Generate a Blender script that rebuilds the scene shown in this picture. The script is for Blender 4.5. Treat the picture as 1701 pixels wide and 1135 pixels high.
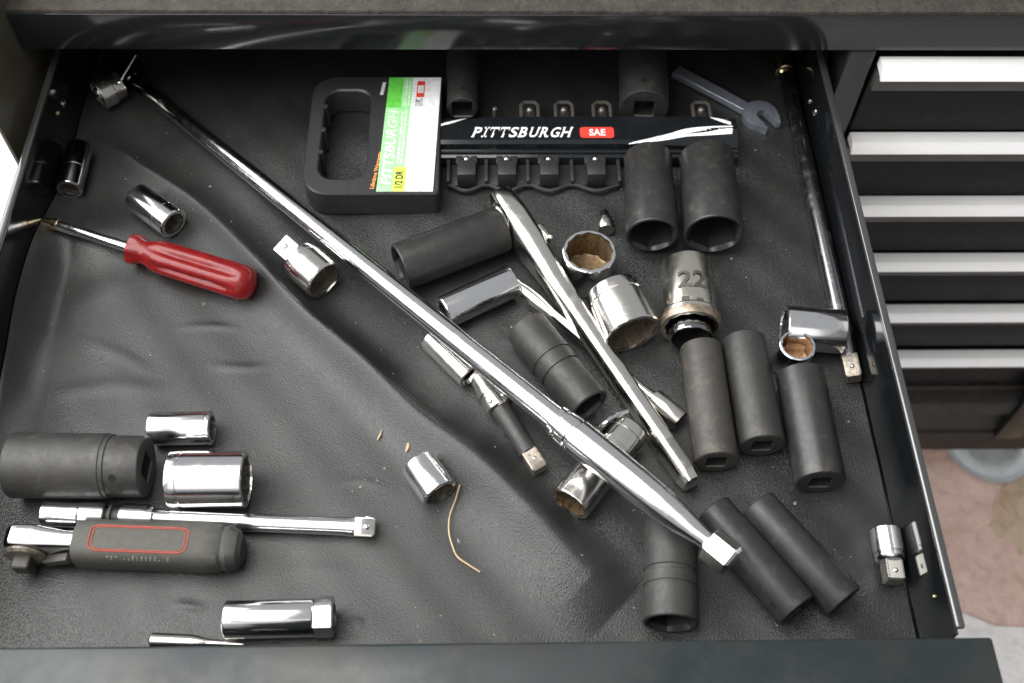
import bpy, bmesh, math, random
import numpy as np
from mathutils import Vector, Matrix
random.seed(7); rng = np.random.default_rng(7)
for o in list(bpy.data.objects): bpy.data.objects.remove(o)
S = bpy.context.scene; COL = S.collection
PI = math.pi; TAU = 2 * PI
# ------------------------------------------------------------------ camera
PW, PH, FPX, CAMZ = 1701.0, 1135.0, 1790.7, 0.52
pitch, yaw, roll = math.radians(57.24), math.radians(2.314), math.radians(-1.688)
fw = Vector((math.sin(yaw)*math.cos(pitch), math.cos(yaw)*math.cos(pitch), -math.sin(pitch)))
rt = Vector((math.cos(yaw), -math.sin(yaw), 0)); dn = fw.cross(rt)
R_, D_ = rt*math.cos(roll)+dn*math.sin(roll), -rt*math.sin(roll)+dn*math.cos(roll)
cam = bpy.data.cameras.new('camera'); camo = bpy.data.objects.new('camera', cam); COL.objects.link(camo)
camo.matrix_world = Matrix(((R_.x, -D_.x, -fw.x, 0), (R_.y, -D_.y, -fw.y, 0), (R_.z, -D_.z, -fw.z, CAMZ), (0, 0, 0, 1)))
cam.sensor_width = 36; cam.lens = FPX/PW*36; cam.clip_start = 0.01; cam.clip_end = 100
cam.dof.use_dof = True; cam.dof.focus_distance = 0.60; cam.dof.aperture_fstop = 9
S.camera = camo
# ------------------------------------------------------------------ world, lamps, exposure
W = bpy.data.worlds.new('World'); S.world = W; W.use_nodes = True
W.node_tree.nodes['Background'].inputs[0].default_value = (0.96, 0.98, 1.0, 1)
W.node_tree.nodes['Background'].inputs[1].default_value = 0.36
def area(name, loc, target, sx, sy, power, colour):
    l = bpy.data.lights.new(name, 'AREA'); l.shape = 'RECTANGLE'; l.size = sx; l.size_y = sy; l.energy = power; l.color = colour
    o = bpy.data.objects.new(name, l); COL.objects.link(o); o.location = loc
    o.rotation_euler = (Vector(target)-Vector(loc)).to_track_quat('-Z', 'Y').to_euler(); return o
area('overhead_lamp', (-0.52, 0.26, 1.15), (-0.42, 0.24, 0), 1.05, 1.0, 20, (1.0, 0.98, 0.94))
area('side_fill_lamp', (-1.90, 0.65, 1.28), (0, 0.45, 0), 3.4, 1.4, 76, (0.98, 0.99, 1.0))  # added lamp at left, widened for highlights on bar, rod and fold
area('doorway_lamp', (-0.2, -1.9, 2.1), (0, 0.35, 0), 3.2, 2.0, 16, (1.0, 0.95, 0.90))
S.view_settings.view_transform = 'Standard'; S.view_settings.look = 'None'
S.view_settings.exposure = 0.20; S.view_settings.gamma = 1.0
# ------------------------------------------------------------------ survey helper: photograph pixel + height -> point in metres
def at(px, py, z=0.0):
    d = R_*((px-PW/2)/FPX) + D_*((py-PH/2)/FPX) + fw
    t = (z-CAMZ)/d.z
    return Vector((d.x*t, d.y*t, z))
# ------------------------------------------------------------------ materials
def nodes(name):
    m = bpy.data.materials.new(name); m.use_nodes = True
    return m, m.node_tree, m.node_tree.nodes['Principled BSDF']
def N(t, kind, **kw):
    n = t.nodes.new(kind)
    for k, v in kw.items():
        if k in n.inputs: n.inputs[k].default_value = v
        else: setattr(n, k, v)
    return n
def ramp(t, src, stops):
    r = t.nodes.new('ShaderNodeValToRGB'); e = r.color_ramp.elements
    while len(e) < len(stops): e.new(0.5)
    for q, (p, c) in zip(e, stops):
        q.position = p; q.color = c if len(c) == 4 else (*c, 1)
    t.links.new(src, r.inputs[0]); return r.outputs[0]
def noise(t, scale, detail=4, rough=0.55, stretch=None, dist=0.0):
    c = t.nodes.new('ShaderNodeTexCoord'); src = c.outputs['Object']
    if stretch:
        mp = t.nodes.new('ShaderNodeMapping'); mp.inputs['Scale'].default_value = stretch
        t.links.new(src, mp.inputs[0]); src = mp.outputs[0]
    n = N(t, 'ShaderNodeTexNoise', Scale=scale, Detail=detail, Roughness=rough, Distortion=dist)
    t.links.new(src, n.inputs['Vector']); return n.outputs['Fac']
def bump(t, b, src, strength, dist):
    n = N(t, 'ShaderNodeBump', Strength=strength, Distance=dist); t.links.new(src, n.inputs['Height'])
    if b.inputs['Normal'].links: t.links.new(b.inputs['Normal'].links[0].from_socket, n.inputs['Normal'])
    t.links.new(n.outputs[0], b.inputs['Normal'])
def g(v): return (v, v, v, 1)
def chrome(name, tint=(0.84, 0.84, 0.85), rough=0.16, dirt=0.25, dirtcol=(0.22, 0.18, 0.13)):
    m, t, b = nodes(name); b.inputs['Metallic'].default_value = 1
    f = noise(t, 170, 5, 0.6)
    dark = tuple(tint[i]*(1-dirt)+dirtcol[i]*dirt for i in range(3))
    t.links.new(ramp(t, f, [(0.35, tint), (0.56, tint), (0.85, dark)]), b.inputs['Base Color'])
    f2 = noise(t, 160, 3, 0.5)
    t.links.new(ramp(t, f2, [(0.3, g(rough*0.85)), (0.55, g(rough*1.0)), (0.8, g(rough*1.7))]), b.inputs['Roughness'])
    f3 = noise(t, 60, 2, 0.5, stretch=(1, 1, 0.25))
    bump(t, b, f3, 0.02, 0.0003)
    f4 = noise(t, 2600, 2, 0.5, stretch=(1, 1, 5))
    bump(t, b, f4, 0.03, 0.00005)
    return m
def blacksteel(name, base=0.021, tint=(1, 0.99, 0.97), rough=0.34, wear=(0.11, 0.095, 0.075), wearamt=0.5, met=0.08):
    m, t, b = nodes(name); b.inputs['Metallic'].default_value = met
    c0 = tuple(base*k for k in tint); c1 = tuple(base*1.7*k for k in tint)
    cw = tuple(c1[i]*(1-wearamt)+wear[i]*wearamt for i in range(3))
    f = noise(t, 130, 7, 0.68, dist=0.4)
    t.links.new(ramp(t, f, [(0.30, c0), (0.56, tuple(x*.80 for x in c1)), (0.80, cw)]), b.inputs['Base Color'])
    f2 = noise(t, 300, 4, 0.6)
    t.links.new(ramp(t, f2, [(0.3, g(rough*0.85)), (0.7, g(rough*1.3))]), b.inputs['Roughness'])
    bump(t, b, noise(t, 3200, 2, 0.5), 0.10, 0.0002)
    src = b.inputs['Base Color'].links[0].from_socket; mx = t.nodes.new('ShaderNodeMixRGB')
    t.links.new(ramp(t, noise(t, 520, 5, 0.75, stretch=(1, 1, 0.5)), [(0.68, g(0.0)), (0.76, g(0.45))]), mx.inputs[0])
    t.links.new(src, mx.inputs[1]); mx.inputs[2].default_value = (*[base*3.2*k for k in tint], 1); t.links.new(mx.outputs[0], b.inputs['Base Color'])
    return m
def rusty(name, a=(0.16, 0.085, 0.035), c=(0.36, 0.24, 0.13), met=0.35, rough=0.5):
    m, t, b = nodes(name); b.inputs['Metallic'].default_value = met
    t.links.new(ramp(t, noise(t, 420, 6, 0.7), [(0.3, a), (0.55, c), (0.75, tuple(x*1.5 for x in c))]), b.inputs['Base Color'])
    b.inputs['Roughness'].default_value = rough
    bump(t, b, noise(t, 1500, 3), 0.35, 0.0004); return m
def paint(name, col, rough=0.2, dust=0.04, coat=0.0, speckscale=900, wav=0.0, ior=1.5):
    m, t, b = nodes(name)
    f = noise(t, 35, 6, 0.7)
    d = tuple(c*(1-0.5)+dust for c in col)
    t.links.new(ramp(t, f, [(0.35, col), (0.6, col), (0.8, d)]), b.inputs['Base Color'])
    t.links.new(ramp(t, noise(t, 22, 5, 0.7), [(0.35, g(rough*0.8)), (0.75, g(min(1, rough*2.0)))]), b.inputs['Roughness'])
    b.inputs['Coat Weight'].default_value = coat; b.inputs['IOR'].default_value = ior
    bump(t, b, noise(t, speckscale, 2), 0.06, 0.0002)
    if wav: bump(t, b, noise(t, 9, 2), wav, 0.002)
    return m
def plain(name, col, rough=0.5, met=0.0, grain=0.0):
    m, t, b = nodes(name); b.inputs['Roughness'].default_value = rough; b.inputs['Metallic'].default_value = met
    lo = tuple(c*0.82 for c in col); hi = tuple(min(1, c*1.1) for c in col)
    t.links.new(ramp(t, noise(t, 300, 4), [(0.3, lo), (0.7, hi)]), b.inputs['Base Color'])
    if grain: bump(t, b, noise(t, 1800, 3), grain, 0.0003)
    return m
M = {}
M['chrome'] = chrome('chrome_clean')
M['chrome_worn'] = chrome('chrome_worn', (0.76, 0.74, 0.70), 0.19, 0.40)
M['chrome_dull'] = chrome('chrome_dull', (0.50, 0.48, 0.45), 0.24, 0.65)
M['chrome_dark'] = chrome('chrome_dark', (0.34, 0.34, 0.37), 0.14, 0.4)
M['chrome_old'] = chrome('chrome_old', (0.74, 0.71, 0.62), 0.24, 0.40, (0.26, 0.19, 0.11))
M['impact'] = blacksteel('impact_black')
M['impact_blue'] = blacksteel('impact_blue_black', 0.021, (0.93, 0.95, 1.06), 0.40)
M['impact_dusty'] = blacksteel('impact_dusty', 0.035, (1.06, 0.98, 0.86), 0.5, (0.15, 0.115, 0.08), 0.7)
M['impact_warm'] = blacksteel('impact_warm', 0.025, (1.03, 1.0, 0.95), 0.46)
M['rod_steel'] = chrome('rod_steel', (0.36, 0.355, 0.37), 0.26, 0.3, (0.06, 0.06, 0.06))
M['inner_dark'] = blacksteel('inner_dark', 0.011, (1, 0.97, 0.92), 0.5, (0.03, 0.025, 0.02), 0.5, 0.1)
M['rust_bore'] = rusty('rust_bore', (0.07, 0.043, 0.020), (0.21, 0.145, 0.080), 0.6, 0.36)
M['rust_orange'] = rusty('rust_orange', (0.15, 0.065, 0.025), (0.36, 0.20, 0.10), 0.4)
M['rust_edge'] = rusty('rust_edge', (0.16, 0.12, 0.09), (0.36, 0.30, 0.23), 0.75, 0.34)
M['hole_shade'] = plain('hole_shade', (0.002, 0.002, 0.002), 0.8)
M['bore_steel'] = rusty('bore_steel', (0.10, 0.085, 0.065), (0.28, 0.25, 0.21), 0.7, 0.32)
M['black_paint'] = paint('black_paint', (0.006, 0.007, 0.008), 0.085, 0.008)
M['frame_paint'] = paint('frame_paint', (0.012, 0.013, 0.014), 0.11, 0.008, wav=0.03, ior=1.5)
M['drawer_paint'] = paint('drawer_paint', (0.006, 0.006, 0.007), 0.22, 0.010, ior=1.22)
M['lip_paint'] = paint('lip_paint', (0.045, 0.042, 0.038), 0.40, 0.03)
M['rim_paint'] = paint('rim_paint', (0.030, 0.031, 0.030), 0.16, 0.02, ior=2.1)
M['front_paint'] = paint('front_paint', (0.015, 0.021, 0.023), 0.34, 0.03, wav=0.06)
_t = M['front_paint'].node_tree; _b = _t.nodes['Principled BSDF']; _src = _b.inputs['Base Color'].links[0].from_socket; _mx = _t.nodes.new('ShaderNodeMixRGB')
_t.links.new(ramp(_t, noise(_t, 16, 6, 0.65), [(0.45, g(0.0)), (0.65, g(0.45))]), _mx.inputs[0]); _t.links.new(_src, _mx.inputs[1]); _mx.inputs[2].default_value = (0.040, 0.031, 0.022, 1); _t.links.new(_mx.outputs[0], _b.inputs['Base Color'])
M['side_paint'] = paint('side_paint', (0.040, 0.037, 0.026), 0.32, 0.02)
M['plastic'] = plain('black_plastic', (0.028, 0.028, 0.030), 0.38, 0, 0.12)
M['gloss_plastic'] = plain('gloss_plastic', (0.010, 0.012, 0.014), 0.12)
M['rubber'] = plain('grey_rubber', (0.055, 0.053, 0.045), 0.62, 0, 0.25)
M['rubber_dark'] = plain('dark_rubber', (0.035, 0.035, 0.033), 0.6, 0, 0.25)
M['red_line'] = plain('red_inlay', (0.30, 0.050, 0.028), 0.5)
M['alu'] = chrome('brushed_aluminium', (0.90, 0.90, 0.90), 0.45, 0.06); M['alu'].node_tree.nodes['Principled BSDF'].inputs['Metallic'].default_value = 0.12
M['dish_steel'] = chrome('dish_steel', (0.80, 0.84, 0.84), 0.30, 0.3); M['dish_steel'].node_tree.nodes['Principled BSDF'].inputs['Metallic'].default_value = 0.7
M['brass'] = chrome('brassy_steel', (0.62, 0.52, 0.32), 0.2, 0.3)
M['blue_steel'] = plain('blue_steel', (0.34, 0.37, 0.43), 0.32, 0.7)
M['white'] = plain('white_print', (0.80, 0.80, 0.80), 0.45)
M['green'] = plain('green_print', (0.14, 0.62, 0.08), 0.42)
M['green_pale'] = plain('pale_green_print', (0.34, 0.74, 0.33), 0.42)
M['pale_letter'] = plain('pale_letter_print', (0.66, 0.88, 0.64), 0.45)
M['yellow'] = plain('yellow_print', (0.62, 0.72, 0.10), 0.42)
M['red'] = plain('red_print', (0.70, 0.055, 0.04), 0.42)
M['orange'] = plain('orange_print', (0.80, 0.32, 0.08), 0.45)
M['ink'] = plain('ink_print', (0.03, 0.03, 0.03), 0.5)
M['ink_grey'] = plain('grey_print', (0.58, 0.58, 0.60), 0.5)
M['etch'] = plain('etched_mark', (0.06, 0.055, 0.05), 0.6)
M['straw'] = plain('straw', (0.50, 0.38, 0.22), 0.6)
M['grip_mark'] = plain('grip_mark', (0.17, 0.165, 0.14), 0.55)
# red translucent screwdriver handle
m, t, b = nodes('red_acetate'); M['red_acetate'] = m
t.links.new(ramp(t, noise(t, 120, 3), [(0.3, (0.25, 0.008, 0.010)), (0.7, (0.38, 0.020, 0.020))]), b.inputs['Base Color'])
b.inputs['Roughness'].default_value = 0.26; b.inputs['Transmission Weight'].default_value = 0.5; b.inputs['IOR'].default_value = 1.47
b.inputs['Subsurface Weight'].default_value = 0.08; b.inputs['Subsurface Radius'].default_value = (0.006, 0.001, 0.001)
# vinyl liner
m, t, b = nodes('vinyl_liner'); M['vinyl'] = m
t.links.new(ramp(t, noise(t, 14, 7, 0.7), [(0.28, (0.013, 0.014, 0.015)), (0.5, (0.019, 0.020, 0.020)), (0.66, (0.025, 0.025, 0.024)), (0.80, (0.038, 0.036, 0.032))]), b.inputs['Base Color'])
t.links.new(ramp(t, noise(t, 25, 6, 0.7), [(0.3, g(0.26)), (0.7, g(0.40))]), b.inputs['Roughness'])
tc = t.nodes.new('ShaderNodeTexCoord')
vo = N(t, 'ShaderNodeTexVoronoi', Scale=1250.0); t.links.new(tc.outputs['Object'], vo.inputs['Vector'])
bump(t, b, vo.outputs['Distance'], 0.34, 0.0005)
wv = N(t, 'ShaderNodeTexWave', Scale=560.0, Distortion=1.2); wv.bands_direction = 'DIAGONAL'; t.links.new(tc.outputs['Object'], wv.inputs['Vector'])
bump(t, b, wv.outputs['Fac'], 0.22, 0.0004)
bump(t, b, noise(t, 60, 4), 0.10, 0.001)
src = b.inputs['Base Color'].links[0].from_socket
mx = t.nodes.new('ShaderNodeMixRGB'); mx.blend_type = 'MIX'
t.links.new(ramp(t, noise(t, 48, 10, 0.82, stretch=(1, 1.6, 1), dist=1.2), [(0.56, g(0.0)), (0.72, g(0.55))]), mx.inputs[0])
t.links.new(src, mx.inputs[1]); mx.inputs[2].default_value = (0.060, 0.057, 0.050, 1)
mx2 = t.nodes.new('ShaderNodeMixRGB')
t.links.new(ramp(t, noise(t, 900, 3, 0.6), [(0.70, g(0.0)), (0.78, g(0.6))]), mx2.inputs[0])
t.links.new(mx.outputs[0], mx2.inputs[1]); mx2.inputs[2].default_value = (0.16, 0.15, 0.13, 1)
t.links.new(mx2.outputs[0], b.inputs['Base Color'])
# worktop
m, t, b = nodes('worktop_grime'); M['worktop'] = m
t.links.new(ramp(t, noise(t, 75, 9, 0.8), [(0.3, (0.014, 0.012, 0.010)), (0.48, (0.034, 0.029, 0.023)), (0.62, (0.055, 0.048, 0.038)), (0.75, (0.016, 0.014, 0.013))]), b.inputs['Base Color'])
b.inputs['Roughness'].default_value = 0.75; bump(t, b, noise(t, 220, 6, 0.7), 0.8, 0.003)
# floors
def concrete(name, a, c, d):
    m, t, b = nodes(name)
    t.links.new(ramp(t, noise(t, 9, 9, 0.72, dist=0.6), [(0.34, d), (0.43, a), (0.58, c), (0.72, a)]), b.inputs['Base Color'])
    b.inputs['Roughness'].default_value = 0.8; bump(t, b, noise(t, 180, 5), 0.5, 0.003)
    src = b.inputs['Base Color'].links[0].from_socket; mx = t.nodes.new('ShaderNodeMixRGB'); mx.blend_type = 'MULTIPLY'; mx.inputs[0].default_value = 1
    t.links.new(src, mx.inputs[1]); t.links.new(ramp(t, noise(t, 70, 9, 0.8), [(0.30, g(0.70)), (0.48, g(0.97)), (0.75, g(1.10))]), mx.inputs[2]); t.links.new(mx.outputs[0], b.inputs['Base Color'])
    return m
M['floor'] = concrete('pink_concrete', (0.62, 0.43, 0.37), (0.72, 0.54, 0.47), (0.42, 0.26, 0.17))
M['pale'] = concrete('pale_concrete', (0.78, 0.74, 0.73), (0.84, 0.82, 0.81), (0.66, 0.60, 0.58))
M['skirt'] = concrete('grimy_skirt', (0.020, 0.014, 0.011), (0.036, 0.027, 0.020), (0.011, 0.009, 0.007))
M['ledge'] = concrete('dusty_ledge', (0.020, 0.018, 0.015), (0.038, 0.034, 0.029), (0.010, 0.009, 0.008))
M['card'] = concrete('torn_card', (0.50, 0.37, 0.26), (0.60, 0.48, 0.35), (0.36, 0.22, 0.13))
# ------------------------------------------------------------------ mesh helpers
def mk(name, verts, faces, mat, parent=None, smooth=True, sharp=32):
    me = bpy.data.meshes.new(name); me.from_pydata([tuple(v) for v in verts], [], faces); me.update()
    if smooth:
        me.polygons.foreach_set('use_smooth', [True]*len(me.polygons)); me.set_sharp_from_angle(angle=math.radians(sharp))
    me.materials.append(M[mat] if isinstance(mat, str) else mat)
    o = bpy.data.objects.new(name, me); COL.objects.link(o); o.parent = parent; return o
def from_bm(name, bm, mat, parent=None, smooth=True, sharp=32):
    bmesh.ops.recalc_face_normals(bm, faces=bm.faces[:])
    me = bpy.data.meshes.new(name); bm.to_mesh(me); bm.free()
    if smooth:
        me.polygons.foreach_set('use_smooth', [True]*len(me.polygons)); me.set_sharp_from_angle(angle=math.radians(sharp))
    me.materials.append(M[mat]); o = bpy.data.objects.new(name, me); COL.objects.link(o); o.parent = parent; return o
def thing(name, label, cat, mat4=None, group=None):
    o = bpy.data.objects.new(name, None); COL.objects.link(o); o.empty_display_size = 0.01
    if mat4 is not None: o.matrix_world = mat4
    return tag(o, label, cat, group)
def tag(o, label, cat, group=None):
    o['label'] = label; o['category'] = cat
    if group: o['group'] = group
    return o
def struct(o): o['kind'] = 'structure'; return o
def frame(A, B, up=None, rollang=0.0):
    """matrix: origin A, local +Z towards B, local +X towards up"""
    Z = (B-A).normalized(); up = Vector(up) if up else (Vector((0, 1, 0)) if abs(Z.z) > 0.9 else Vector((0, 0, 1)))
    X = (up-Z*up.dot(Z)).normalized(); Y = Z.cross(X)
    m = Matrix(((X.x, Y.x, Z.x, A.x), (X.y, Y.y, Z.y, A.y), (X.z, Y.z, Z.z, A.z), (0, 0, 0, 1)))
    return m @ Matrix.Rotation(rollang, 4, 'Z')
NR = 72
TH = [TAU*i/NR for i in range(NR)]
def circ(r): return [r]*NR
def hexr(a, ph=0.0): return [a/math.cos(((th+ph) % (PI/3))-PI/6) for th in TH]
def twelve(a): return [0.6*max(p, q)+0.4*a*1.12 for p, q in zip(hexr(a), hexr(a, PI/6))]
def sqr(h, ph=0.0, cap=1.30):
    return [min(h/max(abs(math.cos(th+ph)), abs(math.sin(th+ph))), h*cap) for th in TH]
def rings(name, secs, mat, parent=None, cap0=False, cap1=False, sharp=32):
    """secs: list of (z, radii list or number)"""
    v, f = [], []
    for z, r in secs:
        rr = r if isinstance(r, list) else circ(r)
        v += [(q*math.cos(th), q*math.sin(th), z) for q, th in zip(rr, TH)]
    for k in range(len(secs)-1):
        for i in range(NR):
            j = (i+1) % NR; f.append((k*NR+i, k*NR+j, (k+1)*NR+j, (k+1)*NR+i))
    if cap0: f.append(tuple(reversed(range(NR))))
    if cap1: f.append(tuple((len(secs)-1)*NR+i for i in range(NR)))
    return mk(name, v, f, mat, parent, True, sharp)
def boxv(bm, x0, x1, y0, y1, z0, z1):
    vs = [bm.verts.new(p) for p in ((x0, y0, z0), (x1, y0, z0), (x1, y1, z0), (x0, y1, z0), (x0, y0, z1), (x1, y0, z1), (x1, y1, z1), (x0, y1, z1))]
    for q in ((3, 2, 1, 0), (4, 5, 6, 7), (0, 1, 5, 4), (1, 2, 6, 5), (2, 3, 7, 6), (3, 0, 4, 7)): bm.faces.new([vs[i] for i in q])
def box(name, x0, x1, y0, y1, z0, z1, mat, parent=None, bev=0.0008, seg=2):
    bm = bmesh.new(); boxv(bm, x0, x1, y0, y1, z0, z1)
    if bev: bmesh.ops.bevel(bm, geom=bm.edges[:], offset=bev, segments=seg, profile=0.5, affect='EDGES')
    return from_bm(name, bm, mat, parent)
def prism(name, pts, z0, z1, mat, parent=None, bev=0.0, seg=2):
    bm = bmesh.new(); lo = [bm.verts.new((p[0], p[1], z0)) for p in pts]; hi = [bm.verts.new((p[0], p[1], z1)) for p in pts]
    n = len(pts); bm.faces.new(lo[::-1]); top = bm.faces.new(hi)
    for i in range(n): bm.faces.new((lo[i], lo[(i+1) % n], hi[(i+1) % n], hi[i]))
    if bev: bmesh.ops.bevel(bm, geom=list(top.edges), offset=bev, segments=seg, profile=0.5, affect='EDGES')
    return from_bm(name, bm, mat, parent)
def tube(name, pts, rad, mat, parent=None, n=8):
    pts = [Vector(p) for p in pts]; v, f = [], []
    rads = rad if isinstance(rad, list) else [rad]*len(pts)
    for k, p in enumerate(pts):
        d = (pts[min(k+1, len(pts)-1)]-pts[max(k-1, 0)]).normalized()
        u = d.cross(Vector((0.13, 0.2, 1))).normalized(); w = d.cross(u)
        v += [p+u*(rads[k]*math.cos(TAU*i/n))+w*(rads[k]*math.sin(TAU*i/n)) for i in range(n)]
    for k in range(len(pts)-1):
        for i in range(n): f.append((k*n+i, k*n+(i+1) % n, (k+1)*n+(i+1) % n, (k+1)*n+i))
    f.append(tuple(reversed(range(n)))); f.append(tuple((len(pts)-1)*n+i for i in range(n)))
    return mk(name, v, f, mat, parent)
def ball(name, loc, r, mat, parent=None):
    bm = bmesh.new(); bmesh.ops.create_uvsphere(bm, u_segments=16, v_segments=10, radius=r)
    bmesh.ops.translate(bm, verts=bm.verts[:], vec=Vector(loc)); return from_bm(name, bm, mat, parent)
def spline(pts, n=8):
    pts = [Vector(p) for p in pts]; out = []
    P = [pts[0]*2-pts[1]]+pts+[pts[-1]*2-pts[-2]]
    for i in range(1, len(P)-2):
        for k in range(n):
            s = k/n; a, b_, c, d = P[i-1], P[i], P[i+1], P[i+2]
            out.append(0.5*((2*b_)+(c-a)*s+(2*a-5*b_+4*c-d)*s*s+(3*b_-a-3*c+d)*s**3))
    return out+[pts[-1]]
def text_data(body, size, bold=0.0, shear=0.0, spacing=1.0, extr=0.00008):
    cu = bpy.data.curves.new('t', 'FONT'); cu.body = body; cu.size = size; cu.offset = bold*size; cu.shear = shear; cu.space_character = spacing
    cu.extrude = extr; cu.align_x = 'LEFT'; cu.resolution_u = 3
    o = bpy.data.objects.new('t', cu); COL.objects.link(o); bpy.context.view_layer.update()
    me = bpy.data.meshes.new_from_object(o.evaluated_get(bpy.context.evaluated_depsgraph_get()))
    bpy.data.objects.remove(o); return me
def lettering(body, width, height, matname, parent, fn, bold=0.0, shear=0.0):
    """text scaled to width x height, origin lower-left; fn maps (x,y,z)->parent space"""
    me = text_data(body, 1.0, bold, shear, 1.0, 0.0); xs = [v.co.x for v in me.vertices]; ys = [v.co.y for v in me.vertices]
    x0, x1, y0, y1 = min(xs), max(xs), min(ys), max(ys)
    for v in me.vertices:
        v.co = fn((v.co.x-x0)/(x1-x0)*width, (v.co.y-y0)/(y1-y0)*height, 0.0)
    me.materials.clear(); me.materials.append(M[matname]); o = bpy.data.objects.new('lettering', me); COL.objects.link(o); o.parent = parent; return o
# ------------------------------------------------------------------ liner height field
def seg_dist(X, Y, P):
    best = np.full(X.shape, 1e9); side = np.zeros(X.shape); tt = np.zeros(X.shape); n = len(P)-1
    for k in range(n):
        ax, ay = P[k].x, P[k].y; dx, dy = P[k+1].x-ax, P[k+1].y-ay; L2 = dx*dx+dy*dy
        s = np.clip(((X-ax)*dx+(Y-ay)*dy)/L2, 0, 1); qx, qy = X-ax-s*dx, Y-ay-s*dy
        d = np.hypot(qx, qy); mk_ = d < best
        best = np.where(mk_, d, best); side = np.where(mk_, np.sign(dx*qy-dy*qx), side); tt = np.where(mk_, (k+s)/n, tt)
    return best, side, tt
RIDGE = spline([at(*p) for p in ((150, 225), (235, 285), (330, 350), (420, 440), (505, 530), (610, 620), (700, 705), (790, 775), (880, 860), (960, 945), (1030, 1010))], 5)
WR = [([(290, 545), (350, 541), (405, 545)], 0.0011, 0.0022), ([(340, 605), (400, 611), (455, 607)], 0.0012, 0.0026), ([(60, 660), (180, 640), (300, 655)], 0.0012, 0.005),
      ([(285, 1003), (315, 1008), (345, 1012)], 0.0018, 0.0022), ([(575, 1030), (592, 1033), (606, 1036)], 0.0014, 0.0018), ([(120, 560), (200, 590), (260, 625)], 0.0010, 0.004),
      ([(560, 805), (600, 800), (640, 812)], 0.0007, 0.002), ([(450, 955), (520, 945), (600, 950)], 0.0006, 0.004), ([(100, 520), (180, 480), (250, 470)], 0.0022, 0.012)]
WR = [(spline([at(*p) for p in pts], 3), h, w) for pts, h, w in WR]
def liner_h(X, Y):
    X = np.asarray(X, float); Y = np.asarray(Y, float); Z = np.zeros(X.shape)
    d, s, tt = seg_dist(X, Y, RIDGE)
    amp = np.interp(tt, [0, 0.08, 0.25, 0.5, 0.8, 0.93, 1], [0, .009, .0130, .0155, .0135, .0075, 0])*(1+.02*np.sin(tt*19))
    d = np.abs(d*s+.0003*np.sin(tt*17))
    wl = np.interp(tt, [0, 0.3, 0.6, 1], [.008, .011, .0150, .019]); wr = np.interp(tt, [0, 0.3, 0.6, 0.85, 1], [.009, .009, .0105, .014, .017])
    w = np.where(s < 0, wl, wr)     # s<0: lower-left flank (gentle), s>0: upper-right flank (steep)
    Z += amp*np.exp(-((d+.0006)/w)**np.interp(tt, [0, .4, .7, 1], [1.4, 1.5, 1.8, 2.0]))
    Z -= 0.0  # flat valley
    for P, h, wd in WR:
        d, s, tt = seg_dist(X, Y, P); Z += 0.6*h*np.exp(-(d/wd)**2)*np.sin(PI*np.clip(tt, 0.02, 0.98))
    Z += 0.020*np.clip((-0.2485-X)/0.0185, 0, 1)**1.7*np.exp(-((Y-0.375)/0.055)**2)       # edge riding up the left wall
    Z += 0.0068*np.exp(-((X+0.235)/0.028)**2)*np.exp(-((Y-0.408)/0.020)**2)
    Z += 0.006*np.clip((-0.245-X)/0.02, 0, 1)**2*np.exp(-((Y-0.30)/0.05)**2)
    Z += 0.0005*(np.sin(X*61+Y*23)+np.sin(X*27-Y*71+1.3)) + 0.0002*np.sin(X*190+Y*150)
    return Z
def hm(p): return float(liner_h([p.x], [p.y])[0])
# ================================================================== SETTING
struct(mk('garage_floor', [(-6, -6, -.56), (6, -6, -.56), (6, 6, -.56), (-6, 6, -.56)], [(0, 1, 2, 3)], 'floor', None, False))
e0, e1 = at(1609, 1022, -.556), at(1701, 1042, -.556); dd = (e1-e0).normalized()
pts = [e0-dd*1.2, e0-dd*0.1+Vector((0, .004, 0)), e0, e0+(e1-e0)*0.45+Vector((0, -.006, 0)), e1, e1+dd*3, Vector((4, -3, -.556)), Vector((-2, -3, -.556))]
struct(mk('pale_floor_sheet', pts, [tuple(range(len(pts)))[::-1]], 'pale', None, False))  # paler sheet laid over the floor at front right
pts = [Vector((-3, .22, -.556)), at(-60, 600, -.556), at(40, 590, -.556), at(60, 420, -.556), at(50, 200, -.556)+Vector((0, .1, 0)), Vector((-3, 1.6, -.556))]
struct(mk('sunlit_floor_patch', pts, [tuple(range(len(pts)))], 'pale', None, False))  # stronger light on the left floor, painted in as a paler sheet
# ------------------------------------------------------------------ tool chest
YF = 0.502
chest = thing('tool_chest', 'black steel tool chest behind the open drawer, with a bank of bright-handled drawers', 'tool chest', Matrix.Translation((0.22, YF, -0.47)))
inv = Vector((-0.22, -YF, 0.47))
def cbox(name, x0, x1, y0, y1, z0, z1, mat, parent=chest, **k):
    return box(name, x0+inv.x, x1+inv.x, y0+inv.y, y1+inv.y, z0+inv.z, z1+inv.z, mat, parent, **k)
cbox('worktop', -.30, 1.0, YF+.0015, 1.05, .0675, .0945, 'worktop', bev=.002)
cbox('front_rail', -.2787, 1.0, YF, YF+.0012, .066, .0925, 'frame_paint', bev=.0006)
cbox('divider_post', .2210, .2390, YF+.0003, YF+.04, -.47, .0656, 'frame_paint', bev=.0022)
cbox('inner_wall', -.2900, -.2800, YF+.02, .80, -.20, .066, 'black_paint')
cbox('inner_wall', .2240, .2360, YF+.045, .80, -.20, .066, 'black_paint')
cbox('lower_front', -.2785, .2205, YF+.004, YF+.022, -.47, -.062, 'drawer_paint', bev=.0012)
cbox('back_wall', -.2780, .2230, .745, .755, -.20, .066, 'black_paint')
d_ = R_*((27-PW/2)/FPX)+D_*((260-PH/2)/FPX)+fw; ypan = d_.y*(-.279/d_.x)
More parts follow.
